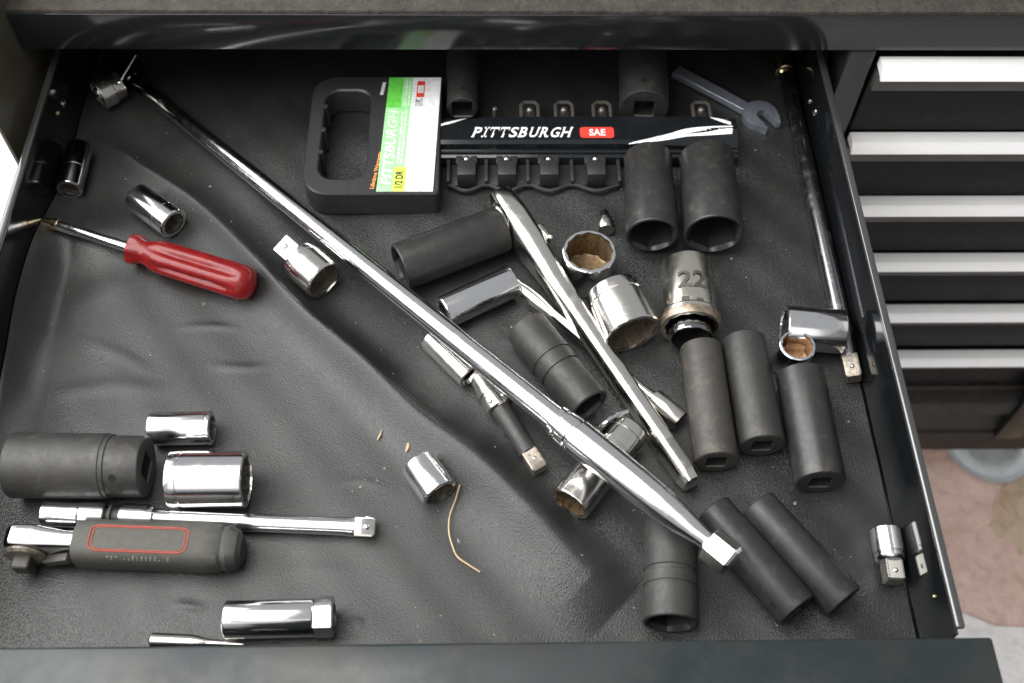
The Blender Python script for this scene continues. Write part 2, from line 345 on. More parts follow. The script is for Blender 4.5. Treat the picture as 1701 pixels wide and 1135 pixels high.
cbox('side_panel', -.2812, -.2790, ypan, YF+.05, -.47, .125, 'side_paint', bev=.0006)
zt = [(.0580, .0500), (-.0085, -.0155), (-.0740, -.0810), (-.1420, -.1480), (-.2120, -.2190), (-.2835, -.2905)]
for k, (z, zb) in enumerate(zt):
    df = cbox('drawer_front', .2425, .95, YF+.004, YF+.022, z-.0655, z-.0005, 'drawer_paint', bev=.0012)
    h = bmesh.new()
    prof = [(YF+.0035, z), (YF-.001, z+.0006), (YF-.0055, z-.0002), (YF-.0062, z-.0012), (YF-.0066, z-.0012), (YF-.0102, zb+.0016), (YF-.0105, zb+.0006), (YF-.0101, zb), (YF-.0086, zb-.0003), (YF-.0070, zb+.0012), (YF+.0035, z-.0060)]
    a = [h.verts.new((.2430+inv.x, y+inv.y, zz+inv.z)) for y, zz in prof]; b2 = [h.verts.new((.95+inv.x, y+inv.y, zz+inv.z)) for y, zz in prof]
    h.faces.new(a); h.faces.new(b2[::-1])
    for i in range(len(prof)): h.faces.new((a[i], b2[i], b2[(i+1) % len(prof)], a[(i+1) % len(prof)]))
    from_bm('handle', h, 'alu', df, True, 25)
    cbox('handle_lip', .2430, .95, YF-.0030, YF+.0037, zb-.0150, zb-.0012, 'lip_paint', df, bev=.0008)
cbox('bottom_panel', .2425, .95, YF+.006, YF+.02, -.362, -.343, 'skirt')
cbox('bottom_ledge', .2425, .95, YF-.006, YF+.02, -.386, -.364, 'ledge')
cbox('kick_panel', .2425, .95, YF+.002, YF+.02, -.432, -.388, 'ledge')
cbox('skirt_panel', .2425, .95, YF-.001, YF+.02, -.470, -.434, 'skirt')
cbox('corner_bracket', .502, .53, YF-.012, YF-.002, -.425, -.318, 'black_paint')
# dish + scrap on floor
c = at(1637, 741, -.555)
dish = thing('steel_dish', 'round shiny steel dish on the floor under the chest', 'dish', Matrix.Translation(Vector((c.x, c.y, -.5598))))
rings('bowl', [(0.001, .020), (0.0, .036), (.006, .045), (.014, .050), (.0155, .0505), (.0155, .0490), (.008, .043), (.0035, .034), (.003, .018), (.003, .0005)], 'dish_steel', dish, cap0=True)
pp = [at(*p, -.5595) for p in ((1643, 868), (1655, 838), (1668, 812), (1690, 785), (1740, 770), (1760, 900), (1738, 945), (1700, 925), (1684, 903), (1664, 892))]
pp = [pp[k].lerp(pp[(k+1) % len(pp)], f_)+Vector((random.uniform(-.005, .005), random.uniform(-.005, .005), 0)) for k in range(len(pp)) for f_ in (0, .33, .66)]
c = sum(pp, Vector())/len(pp)
cs = thing('cardboard_scrap', 'torn scrap of tan cardboard lying on the pink concrete floor', 'cardboard', Matrix.Translation((c.x, c.y, -.5598)))
prism('sheet', [(p-c).to_2d() for p in pp][::-1], .0, .0016, 'card', cs, bev=.0006)
pp2 = [c+(p-c)*0.55+Vector((.015, .01, 0)) for p in pp]
prism('torn_ply', [(p-c).to_2d() for p in pp2][::-1], .0018, .0030, 'card', cs, bev=.0006)
# ------------------------------------------------------------------ open drawer
XL, XR, YN, ZR = -.2670, .2095, .1460, .048
drawer = bpy.data.objects.new('open_drawer', None); COL.objects.link(drawer); drawer.parent = chest; drawer.location = Vector((-.0285, .40, -.0035))+inv; drawer.empty_display_size = .01
drawer['label'] = 'open black steel drawer holding loose sockets and tools'
di = Vector((.0285, -.40, .0035))
def dbox(name, x0, x1, y0, y1, z0, z1, mat, parent=drawer, **k):
    return box(name, x0+di.x, x1+di.x, y0+di.y, y1+di.y, z0+di.z, z1+di.z, mat, parent, **k)
dbox('floor_pan', XL, XR, YN, .64, -.0035, -.0020, 'black_paint', bev=0)
# right wall and its rolled rim
dbox('side_wall', XR, XR+.0012, YN+.002, .64, -.0035, ZR-.0032, 'black_paint', bev=.0003)
dbox('rim', XR-.0004, XR+.0040, YN+.004, .64, ZR-.0030, ZR, 'rim_paint', bev=.0013, seg=4)
# left wall with a slot near the front
ys0, ys1, zs0, zs1 = .304, .330, .030, .041
bm = bmesh.new()
for a in ((YN+.002, ys0, -.0035, ZR-.0032), (ys1, .64, -.0035, ZR-.0032), (ys0, ys1, -.0035, zs0), (ys0, ys1, zs1, ZR-.0032)):
    boxv(bm, XL-.0012+di.x, XL+di.x, a[0]+di.y, a[1]+di.y, a[2]+di.z, a[3]+di.z)
from_bm('side_wall', bm, 'black_paint', drawer, False)
dbox('rim', XL-.0040, XL+.0004, YN+.004, .64, ZR-.0030, ZR, 'rim_paint', bev=.0013, seg=4)
dbox('rear_wall', XL, XR, .6402, .6414, -.0035, ZR-.004, 'black_paint')
dbox('front_panel', -.2900, .2225, .1170, .1448, -.060, ZR+.0035, 'front_paint', bev=.0016, seg=3)
dbox('pull_edge', -.2900, .2228, .1085, .1166, .012, ZR+.0012, 'black_paint', bev=.002)
dbox('front_flange', XL, XR, .1452, .1466, -.0035, ZR-.004, 'black_paint')
def wall_pt(px, py, X):
    d = R_*((px-PW/2)/FPX)+D_*((py-PH/2)/FPX)+fw; k = X/d.x; return Vector((X, d.y*k, CAMZ+d.z*k))
for (px, py, X, r, mt) in ((105, 172, XL, .0026, 'chrome_dull'), (96, 188, XL, .0018, 'brass'), (1353, 186, XR, .0027, 'chrome'), (1345, 168, XR, .0020, 'chrome_dull'), (1553, 991, XR, .0011, 'brass'), (36, 580, XL, .0014, 'chrome_dull'), (28, 684, XL, .0013, 'chrome_dull')):
    p = wall_pt(px, py, X)+di; s = 1 if X < 0 else -1
    fr = frame(p, p+Vector((s, 0, 0)))
    rv = rings('rivet', [(-.0008, r), (.0004, r), (.0010, r*.75), (.0013, r*.3)], mt, drawer, cap1=True); rv.matrix_local = fr
# ------------------------------------------------------------------ liner
nx, ny = 420, 400
X, Y = np.meshgrid(np.linspace(XL+.0006, XR-.0006, nx), np.linspace(YN+.0014, .638, ny))
Z = liner_h(X, Y)
verts = np.stack([X.ravel(), Y.ravel(), Z.ravel()], 1)
idx = np.arange(nx*ny).reshape(ny, nx)
fc = np.stack([idx[:-1, :-1].ravel(), idx[:-1, 1:].ravel(), idx[1:, 1:].ravel(), idx[1:, :-1].ravel()], 1)
edge = np.concatenate([idx[0, :], idx[1:, -1], idx[-1, -2::-1], idx[-2:0:-1, 0]])
base = len(verts); low = verts[edge].copy(); low[:, 2] -= .0012; verts = np.concatenate([verts, low])
ne = len(edge); skirt = [(int(edge[(i+1) % ne]), int(edge[i]), base+i, base+(i+1) % ne) for i in range(ne)]
liner = mk('drawer_liner', verts.tolist(), [tuple(map(int, q)) for q in fc]+skirt, 'vinyl', None, True, 60)
tag(liner, 'wrinkled dark grey vinyl liner covering the drawer bottom', 'drawer liner')
# ================================================================== TOOLS
def make_socket(name, label, A, B, r, mat, r2=None, points=6, bore=None, wall=.0022, drive=.0064, bore_mat='inner_dark', drive_mat='inner_dark',
                steps=None, grooves=(), group=None, rollang=0.0, bore_depth=None, collar=None, pin=None, cat='socket', lip=.0006):
    """A = drive end centre, B = open (wrench) end centre; r = radius at the open end, r2 at the drive end"""
    L = (B-A).length; r2 = r2 or r; t_ = thing(name, label, cat, frame(A, B, None, rollang), group)
    ba = bore or (r-wall)/1.155; outline = {6: hexr(ba), 12: twelve(ba), 0: circ(ba)}[points]; bd = bore_depth or L*0.5
    secs = [(0.0008, sqr(drive)), (0, sqr(drive*1.08)), (0, r2-.0009), (.0004, r2-.0002), (.0009, r2)]
    zs = steps or ([] if abs(r-r2) < 1e-5 else [(L*0.42, r2), (L*0.47, r)])
    body = list(zs); base_pts = []
    for gz, gw, gd in grooves:
        rr = r if not zs or gz > zs[-1][0] else r2
        base_pts += [(gz-gw/2-.0003, rr), (gz-gw/2, rr-gd), (gz+gw/2, rr-gd), (gz+gw/2+.0003, rr)]
    secs += sorted(body+base_pts, key=lambda q: q[0])
    secs += [(L-.0008, r), (L-.0003, r-lip*.4), (L, r-lip*1.2)]
    if points == 6: secs += [(L, max(r-lip*1.3-.0009, ba*1.10)), (L-.0022, [min(q, ba*1.155) for q in outline])]
    else: secs += [(L, [min(q*1.01, r-lip*1.4) for q in outline]), (L-.0010, outline)]
    zb = L-.0022 if points == 6 else L-.0010
    rings('body', secs, mat, t_, sharp=24)
    rings('bore', [(zb, outline), (L-bd, outline), (L-bd-.001, [q*.80 for q in outline]), (L-bd-.001, .0004)], bore_mat, t_, cap1=False)
    dh = min(.011, L-bd-.002)
    rings('drive_hole', [(.0008, sqr(drive)), (dh, sqr(drive)), (dh, .0004)], drive_mat, t_)
    for z, ang in (pin or ()):
        rr = (r2 if z < L*.45 else r)
        p = Vector((math.cos(ang)*rr, math.sin(ang)*rr, z)); nrm = Vector((math.cos(ang), math.sin(ang), 0))
        ph = rings('pin_hole_disc', [(-.0003, .0021), (.00018, .0019), (.00014, .0016), (.00012, .0002)], 'hole_shade', t_); ph.matrix_local = frame(p-nrm*.0001, p+nrm)  # black disc on the surface stands for the shaded hole
    return t_
def lying(a, b, r, extra=0.0):
    """axis end points of a cylinder lying on the liner from two photo pixels"""
    A, B = at(*a, r+extra), at(*b, r+extra)
    h = max(0, (hm(A)+hm(B)+2*hm((A+B)/2))/4)
    return at(*a, r+extra+h), at(*b, r+extra+h)
def sock(name, label, a, b, d, mat, extra=0.0, **k):
    A, B = lying(a, b, d/2000, extra); return make_socket(name, label, A, B, d/2000, mat, **k)
G_I, G_C = 'black impact sockets scattered in the drawer', 'chrome sockets scattered in the drawer'
# --- black impact sockets
sock('impact_socket', 'dusty brown-grey deep impact socket, its end inside the rusty-rimmed chrome socket', (1190, 768), (1164, 578), 23.2, 'impact_dusty', points=6, group=G_I, drive=.0052)
sock('impact_socket', 'middle one of three black deep impact sockets standing side by side below the chrome pair', (1266, 741), (1234, 566), 24.2, 'impact_warm', points=6, group=G_I, drive=.0052)
sock('impact_socket', 'black deep impact socket just below the two chrome sockets at the right wall', (1363, 802), (1329, 622), 26.2, 'impact', points=6, group=G_I, drive=.0054)
sock('impact_socket', 'slim black impact socket lying diagonally against the chrome end nut of the breaker bar', (1325, 1014), (1182, 848), 21.4, 'impact_blue', points=6, group=G_I, drive=.0055, pin=((.008, -1.2),))
sock('impact_socket', 'outer slim black impact socket lying diagonally nearest the right front corner', (1403, 1000), (1256, 840), 21.2, 'impact_blue', points=6, group=G_I, drive=.0055, pin=((.0075, 1.25),))
sock('impact_socket', 'black grooved impact socket at the front edge, under the breaker bar end', (1113, 868), (1114, 1036), 27, 'impact_warm', points=6, group=G_I, bore=.0098, bore_depth=.02, steps=[(.026, .0133), (.0265, .0127), (.0285, .0127), (.029, .0135)], grooves=((.035, .0008, .0005),))
sock('impact_socket', 'black grooved impact socket lying between the breaker bar and the slim extension', (874, 544), (979, 676), 24.6, 'impact_warm', points=6, group=G_I, bore=.0088, bore_depth=.03, grooves=((.026, .001, .0006), (.035, .0012, .0007)))
sock('impact_socket', 'long black impact socket fitted on the head of the chrome ratchet', (834, 380), (664, 444), 28.2, 'impact', points=6, group=G_I, bore=.0112, wall=.0022, bore_depth=.03)
sock('impact_socket', 'thick black impact socket at the left, with a ring groove and pin hole', (244, 775), (22, 773), 33.6, 'impact_warm', r2=.0158, points=6, group=G_I, steps=[(.017, .0158), (.0175, .0164), (.0195, .0164), (.020, .0168)], pin=((.0125, -0.85),))
sock('impact_socket', 'narrower of the two upright-facing black sockets below the socket rail, open end forward', (1076, 262), (1083, 392), 31.4, 'impact', points=6, group=G_I, bore=.0122, bore_depth=.03, pin=((.004, 0.25),), r2=.0148, extra=.003)
sock('impact_socket', 'widest black socket below the socket rail, open end forward, beside the right wall', (1173, 262), (1186, 390), 35.6, 'impact', points=6, group=G_I, bore=.0138, bore_depth=.03, pin=((.004, 0.15),), r2=.0168, extra=.003)
sock('impact_socket', 'slim black socket behind the socket rail, right beside the green and white label', (768, 182), (768, 80), 21.4, 'impact', points=6, group=G_I, pin=((.009, 0.1),), extra=.004, r2=.0102)
sock('impact_socket', 'wide black socket behind the red-badged end of the socket rail', (1070, 181), (1067, 76), 32, 'impact', points=6, group=G_I, pin=((.009, -0.1),), extra=.002)
# --- chrome sockets
sock('chrome_socket', 'darkly reflecting chrome socket lying against the left drawer wall', (133, 244), (115, 316), 15.8, 'chrome_dark', points=12, group=G_C, drive=.0045, grooves=((.020, .0006, .0003),), wall=.0018, bore_mat='bore_steel')
sock('chrome_socket', 'bright chrome socket lying just above the red screwdriver handle', (228, 328), (289, 372), 19.0, 'chrome', points=12, group=G_C, drive=.005, bore_mat='bore_steel', grooves=((.024, .0005, .0002),))
sock('chrome_socket', 'large bright chrome socket with rough stained bore right of the ratchet handle', (1016, 484), (1051, 556), 33.4, 'chrome_worn', r2=.0160, points=12, group=G_C, bore_mat='rust_edge', wall=.0018, bore_depth=.028, steps=[(.0065, .0160), (.0072, .0155), (.0082, .0155), (.0092, .0167)])
sock('chrome_socket', 'short chrome socket by itself in the middle of the liner, beside a bent wire', (694, 770), (731, 821), 19.8, 'chrome', points=12, group=G_C, drive=.005, bore_mat='bore_steel', wall=.0017)
sock('chrome_socket', 'smaller chrome socket of the left pair, behind the larger one', (250, 713), (353, 711), 18.0, 'chrome', points=12, group=G_C, drive=.005, bore_mat='bore_steel', grooves=((.030, .0008, .0004),))
sock('chrome_socket', 'larger chrome socket of the left pair, touching the extension bar', (284, 797), (410, 796), 29.4, 'chrome', points=12, group=G_C, bore_mat='bore_steel', grooves=((.006, .0006, .0003),), wall=.002)
sock('deep_chrome_socket', 'polished deep chrome socket on the end of the slim extension', (852, 467), (737, 520), 19.4, 'chrome', points=12, group=G_C, drive=.005)
sock('deep_chrome_socket', 'stained deep chrome socket crossing beneath the breaker bar', (1046, 713), (946, 838), 22.2, 'chrome_worn', points=12, group=G_C, drive=.006, bore_mat='rust_bore', grooves=((.006, .0007, .0004), (.016, .0008, .0005)), wall=.0017)
sock('chrome_socket', 'small satin chrome socket tucked under the middle of the breaker bar', (716, 562), (782, 626), 15.0, 'chrome_worn', points=6, group=G_C, drive=.0045)
sock('deep_chrome_socket', 'mirror bright deep socket lying crosswise against the rod at the right wall', (1400, 552), (1302, 544), 25.4, 'chrome', points=12, group=G_C)
A, B = lying((373, 1030), (555, 1025), .009)
sp = thing('spark_plug_socket', 'long chrome spark plug socket with hexagonal end at the front edge', 'socket', frame(A, B, None, -0.22), G_C); L = (B-A).length
rings('body', [(.011, .0004), (.011, sqr(.0049)), (0, sqr(.0049)), (0, .0078), (.0006, .0087), (.0014, .0091), (L-.0105, .0091), (L-.0095, .0086)], 'chrome', sp)
rings('hex_end', [(L-.0096, circ(.0075)), (L-.0096, hexr(.0078)), (L-.0090, hexr(.0084)), (L-.0008, hexr(.0084)), (L, hexr(.0078)), (L, .0066), (L-.012, .0064), (L-.012, .0004)], 'chrome', sp)
# rusty-rimmed "22" socket with a ring-shaped socket inside it
A, B = lying((1141, 442), (1147, 545), .0160)
s22 = make_socket('chrome_socket', 'old yellowed chrome socket stamped 22 with a rusty flared rim', A, B, .0172, 'chrome_old', r2=.0156, points=12, bore=.0127, bore_depth=.020, bore_mat='inner_dark', group=G_C, steps=[((B-A).length-.0085, .0158), ((B-A).length-.0068, .0170)])
Ls = (B-A).length
rings('rusty_rim', [(Ls-.0050, .0168), (Ls-.0044, .0174), (Ls-.0006, .0174), (Ls+.0003, .0170), (Ls+.0003, .0158), (Ls-.0012, .0148)], 'rust_edge', s22)
# local +X is up, +Z towards the camera: letters read with their tops towards the drive end
def on22(x, y, z): a = -(x-.0085)/.0158; rr = .0163; return Vector((rr*math.cos(a), rr*math.sin(a), .026-y))
lettering('22', .0165, .0115, 'etch', s22, on22, 0.02)
def on22b(x, y, z): a = -(x-.0070)/.0158; return Vector((.01585*math.cos(a), .01585*math.sin(a), .0375-y))
mk('stamped_block', [on22b(x, y, 0) for x, y in ((0, 0), (.0022, 0), (.0045, 0), (.0045, .0052), (.0022, .0052), (0, .0052))], [(0, 1, 4, 5), (1, 2, 3, 4)], 'etch', s22)
mk('stamped_block', [on22b(x, y, 0) for x, y in ((.0085, 0), (.0105, 0), (.0125, 0), (.0125, .0040), (.0105, .0040), (.0085, .0040))], [(0, 1, 4, 5), (1, 2, 3, 4)], 'etch', s22)
Z22 = (B-A).normalized(); c0 = B-Z22*.020; c1 = B+Z22*.0068
c0.z = c1.z = .0150
make_socket('chrome_socket', 'small dark chrome socket nested inside the rusty-rimmed socket', c0, c1, .0122, 'chrome_dark', points=0, bore=.0108, bore_depth=.012, wall=.001, group=G_C)
# upright sockets
def upright(name, label, px, py, h, r, **k):
    T = at(px, py, h); return make_socket(name, label, Vector((T.x, T.y, .0005)), T, r, 'chrome', points=12, group=G_C, **k)
upright('chrome_socket', 'upright chrome twelve-point socket with brown rusty bore beside the ratchet', 979, 417, .026, .0156, bore_mat='rust_bore', bore_depth=.020, wall=.0017)
upright('chrome_socket', 'small upright chrome socket with orange rust inside, before the mirror bright socket', 1325, 573, .022, .0101, bore_mat='rust_orange', bore_depth=.013, wall=.0014, drive=.0045)
# chrome reducer with square drive (left) and small adapter (right)
def adapter(name, label, A, B, r, sq, sl, mat, group, rust='bore_steel', ra=0.5, squat=False):
    t_ = thing(name, label, 'adapter', frame(A, B, None, ra), group); L = (B-A).length
    if squat: rings('body', [(0, sq*.8), (0, r*.80), (.0008, r*.90), (.0018, r*.965), (.003, r*.965), (.0033, r*.94), (.0040, r*.94), (.0043, r), (L-.0008, r), (L, r-.0006), (L, sqr(r*.5)), (L-.008, sqr(r*.5)), (L-.008, .0004)], mat, t_, sharp=24)
    else: rings('body', [(0, sq*.8), (0, r*.72), (.001, r*.80), (.0028, r*.93), (.0055, r*.96), (.0065, r*.96), (.0070, r*.93), (.0078, r*.93), (.0083, r), (L-.001, r), (L, r-.0008), (L, [min(q, r-.0012) for q in sqr(r*.80, 0, 1.08)]), (L-.001, [min(q, r-.0014) for q in sqr(r*.78, 0, 1.1)])], mat, t_)
    if not squat: rings('bore', [(L-.001, [min(q, r-.0014) for q in sqr(r*.78, 0, 1.1)]), (L-.013, [min(q, r-.0014) for q in sqr(r*.76, 0, 1.1)]), (L-.0135, .0004)], rust, t_)
    dr = rings('square_drive', [(.0005, sqr(sq, 0, 1.36)), (-sl+.0008, sqr(sq, 0, 1.36)), (-sl, sqr(sq*.88, 0, 1.34)), (-sl, .0004)], 'chrome_worn', t_)
    ball('detent_ball', (sq*.92, 0, -sl*.55), sq*.30, 'chrome', dr); return t_
A, B = lying((494, 427), (540, 467), .0127)
adapter('drive_adapter', 'chrome drive adapter with square stud pressed against the breaker bar', A, B, .0127, .0061, .0125, 'chrome_worn', 'drive adapters', ra=0.35)
A, B = lying((1480, 934), (1471, 880), .0079)
adapter('drive_adapter', 'small chrome drive adapter near the right wall at the front', A, B, .0079, .0044, .0105, 'chrome', 'drive adapters', ra=0.05, squat=True)
A, B = lying((200, 138), (162, 158), .0108)
cu = make_socket('chrome_socket', 'dark chrome socket in the far left corner at the tip of the breaker bar', A, B, .0108, 'chrome_dull', r2=.0095, points=12, group=G_C, bore_mat='bore_steel', bore_depth=.006, drive=.0045)
ball('pivot_ball', (.002, -.001, (B-A).length-.002), .0046, 'chrome', cu)
A, B = at(199, 136, .022), at(225, 92, .030)
pn = thing('steel_pin', 'thin steel pin sticking up from the corner socket', 'pin', frame(A, B)); rings('shank', [(0, .0010), ((B-A).length, .0007)], 'chrome_worn', pn, True, True)
rings('bent_foot', [(-.0012, .0014), (0, .0016), (.0012, .0012)], 'chrome_worn', pn, True, True)
# small stepped bit behind the upright socket
p = at(1005, 384, 0); bit = thing('stepped_bit', 'tiny stepped chrome bit behind the upright rusty socket', 'bit', frame(p+Vector((0, -.004, .0055)), at(1003, 352, .0045)))
Lb = (at(1003, 352, .0045)-(p+Vector((0, -.004, .0055)))).length
rings('shank', [(0, .0048), (.001, .0054), (Lb*.38, .0054), (Lb*.42, .0040), (Lb*.60, .0040)], 'chrome_dull', bit, True)
rings('tip', [(Lb*.60, hexr(.0034)), (Lb*.75, hexr(.0030)), (Lb, hexr(.0024)), (Lb, .0002)], 'chrome_worn', bit)
# bent clip under the breaker bar
tube_pts = spline([at(978, 714, .010), at(988, 711, .016), at(1003, 704, .0235), at(1022, 690, .0245), at(1042, 683, .022)], 5)
o = tube('steel_clip', tube_pts, .0013, 'chrome'); tag(o, 'bent bright steel clip lying on the stained deep socket under the breaker bar', 'clip')
# ------------------------------------------------------------------ breaker bar
A, B = at(216, 128, .0075), at(1218, 934, .0405)
bar = thing('breaker_bar', 'long polished chrome breaker bar lying diagonally across the drawer', 'breaker bar', frame(A, B)); L = (B-A).length; ax = (B-A).normalized()
def sb(px, py): 
    z = .0075
    for _ in range(4):
        s = (at(px, py, z)-A).dot(ax); z = A.z+ax.z*s
    return s
s1, s2, s3, s4, s5 = sb(918, 700), sb(950, 722), sb(1061, 799), sb(1166, 893), sb(1174, 901)
rings('shaft', [(.004, .0040), (.006, .0050), (L*.2, .0053), (L*.45, .0060), (s1-.006, .0066), (s1, .0068)], 'chrome', bar, True, True)
rings('collar', [(s1, .0066), (s1+.001, .0082), (s1+.004, .0085), (s1+.0045, .0078), (s1+.006, .0078), (s1+.0065, .0087), (s2, .0092), (s2+.0006, .0086), (s2+.002, .0086), (s2+.0026, .0095)], 'chrome', bar)
rings('handle', [(s2+.0026, .0093), (s2+.012, .0093), (s3, .0088), (s3+(s4-s3)*.35, .0081), (s3+(s4-s3)*.7, .0067), (s4-.004, .0054), (s4, .0048), (s5, .0046)], 'chrome', bar)
rings('end_nut', [(s5, .003), (s5, hexr(.0058, .16)), (s5+.0014, hexr(.0074, .16)), (L-.0014, hexr(.0074, .16)), (L, hexr(.0058, .16)), (L, .0003)], 'chrome_worn', bar)
hd = box('drive_head', -.0045, .0045, -.0042, .0042, -.016, .005, 'chrome_dark', bar, bev=.001)
rings('square_drive', [(-.014, sqr(.0040)), (-.026, sqr(.0040)), (-.027, sqr(.0034)), (-.027, .0003)], 'chrome_dark', hd)
# etched marks along the shaft, upper-right side
mv, mf = [], []; e0, e1 = sb(470, 322), sb(566, 400)
s = e0; k = 0
while s < e1:
    if random.random() < .82:
        for row in range(3):
            a0 = -0.75-row*.27+random.uniform(-.04, .04); rr = .00585+.0
            rr = np.interp(s/L, [.0, .2, .45], [.0050, .0053, .0060])+.00005
            da, ds = random.uniform(.05, .2), random.uniform(.0004, .0011); b0 = len(mv)
            for aa, ss in ((a0, s), (a0-da, s), (a0-da, s+ds), (a0, s+ds)): mv.append((rr*math.cos(aa), rr*math.sin(aa), ss))
            mf.append((b0, b0+1, b0+2, b0+3))
    s += .0016
mk('etched_marks', mv, mf, 'etch', bar, False)
# ------------------------------------------------------------------ ratchet wearing the long black socket
def oval(w, h, p=2.6):
    """superellipse section radii: half width w along local Y, half height h along local X"""
    return [1/((abs(math.cos(th))/h)**p+(abs(math.sin(th))/w)**p)**(1/p) for th in TH]
H0, T0 = at(843, 350, .0152), at(1150, 806, .0105)
rat = thing('chrome_ratchet', 'worn chrome ratchet lying on edge, its head in the long black socket', 'ratchet', frame(H0, T0), 'ratchets'); L = (T0-H0).length
rings('handle', [(-.0125, oval(.0045, .0035, 3)), (-.0120, oval(.0070, .0070, 3)), (-.0095, oval(.0078, .0110, 3)), (-.002, oval(.0088, .0140, 3)), (.012, oval(.0088, .0142, 3)), (.030, oval(.0086, .0125, 3)), (.045, oval(.0078, .0098, 3)), (.060, oval(.0069, .0086, 3)),
    (.085, oval(.0060, .0076, 3)), (.120, oval(.0055, .0072, 3)), (.150, oval(.0053, .0074, 3)), (L-.030, oval(.0054, .0078, 3)), (L-.006, oval(.0054, .0078, 3)), (L-.001, oval(.0045, .0068, 3)), (L, oval(.003, .005, 3))], 'chrome_worn', rat, True, True)
# head plate faces local +/-Y; socket 8 lies on the side of its drive
ysgn = 1 if (rat.matrix_world.to_3x3().col[1]).x < 0 else -1
hdp = rings('head_plate', [(0, .0128), (.0010, .0130), (.0022, .0120), (.0022, .0002)], 'chrome_dull', rat)
hdp.matrix_local = Matrix.Translation((0, ysgn*.0078, .006)) @ frame(Vector(), Vector((0, ysgn, 0)), (1, 0, 0))
sqd = rings('square_drive', [(0, sqr(.0055)), (.012, sqr(.0055)), (.012, .0002)], 'chrome_dull', rat); sqd.matrix_local = Matrix.Translation((0, ysgn*.0098, .006)) @ frame(Vector(), Vector((0, ysgn, 0)), (1, 0, 0))
lv = box('selector_lever', -.003, .004, -.0015, .0015, .024, .036, 'chrome_dull', rat, bev=.0008); lv.location = (.0065, -ysgn*.0082, 0)
ball('selector_knob', (.0030, -ysgn*.0012, .0352), .0018, 'chrome', lv)
rings('stamped_end', [(L-.026, oval(.00545, .00788, 3)), (L-.0065, oval(.00547, .00788, 3))], 'chrome_dull', rat)
# ------------------------------------------------------------------ slim extension under the ratchet
A, B = at(856, 470, .0095), at(1130, 700, .0062)
ext = thing('slim_extension', 'slim chrome extension passing beneath the ratchet handle', 'extension bar', frame(A, B), 'extension bars'); L = (B-A).length
rings('shaft', [(-.006, .0030), (0, .0030), (.004, .0031), (.009, .0041), (.018, .0042), (.024, .0035), (.030, .0028), (L-.028, .0028), (L-.0205, .0036), (L-.0200, .0028)], 'chrome_worn', ext, True)
rings('socket_end', [(L-.0202, .0030), (L-.0200, .0056), (L-.0190, .0061), (L-.0008, .0061), (L, .0056), (L, sqr(.0036)), (L-.008, sqr(.0036)), (L-.008, .0002)], 'chrome_worn', ext)
# ------------------------------------------------------------------ swivel extension (dark)
A, B = at(812, 648, .0085), at(898, 782, .0062)
sw = thing('swivel_extension', 'dark worn swivel extension with square tip beside the breaker bar', 'extension bar', frame(A, B, None, .1), 'extension bars'); L = (B-A).length
rings('head', [(-.010, .0040), (-.009, .0062), (-.002, .0070), (.003, .0078), (.0035, .0070), (.006, .0070), (.0065, .0079), (.0125, .0079), (.0135, .0066)], 'chrome_dull', sw, True)
rings('shank', [(.0130, .0062), (.018, .0056), (.030, .0050), (L-.014, .0052), (L-.012, .0056), (L-.0115, .0048)], 'impact_warm', sw)
st = rings('square_tip', [(L-.0118, sqr(.0044, 0, 1.36)), (L-.001, sqr(.0044, 0, 1.36)), (L, sqr(.0038)), (L, .0002)], 'bore_steel', sw)
ball('detent_ball', (.0042, 0, L-.006), .0014, 'chrome', st)
for a in (-.5, .5): ball('pivot_pin', (.0077*math.cos(a), .0077*math.sin(a), .0095), .0013, 'chrome', sw)
# ------------------------------------------------------------------ left extension bar with small socket
A, B = at(72, 853, .0075), at(624, 877, .0062)
xb = thing('extension_bar', 'chrome extension bar with square tip lying behind the rubber-grip ratchet', 'extension bar', frame(A, B, None, .35), 'extension bars'); L = (B-A).length
def sx(px): return (at(px, 853+24*(px-72)/552, .007)-A).dot((B-A).normalized())
rings('neck', [(sx(168), .0042), (sx(183), .0042), (sx(184), .0060), (sx(188), .0060), (sx(189), .0042), (sx(200), .0042)], 'rubber_dark', xb, True)
rings('collar', [(sx(200), .0040), (sx(200)+.0004, .0062), (sx(204), .0068), (sx(240), .0068), (sx(256), .0062), (sx(259), .0050)], 'chrome', xb)
rings('shaft', [(sx(259), .0048), (sx(280), .0046), (sx(500), .0046), (sx(575), .0047), (sx(588), .0052), (sx(592), .0050)], 'chrome', xb)
st = rings('square_tip', [(sx(591), sqr(.0048, 0, 1.36)), (L-.001, sqr(.0048, 0, 1.36)), (L, sqr(.0042)), (L, .0002)], 'chrome_worn', xb)
ball('detent_ball', (.0030, -.0045, (sx(591)+L)/2+.001), .0015, 'chrome', st)
ball('detent_ball', (.0046, 0, (sx(591)+L)/2+.001), .0015, 'chrome', st)
u_ = (B-A).normalized()
make_socket('chrome_socket', 'narrow chrome socket on the left end of the extension bar', A+u_*sx(178), A, .0066, 'chrome', r2=.0070, points=6, drive=.0044, group=G_C, wall=.0016, steps=[(.0125, .0070), (.0135, .0065)])
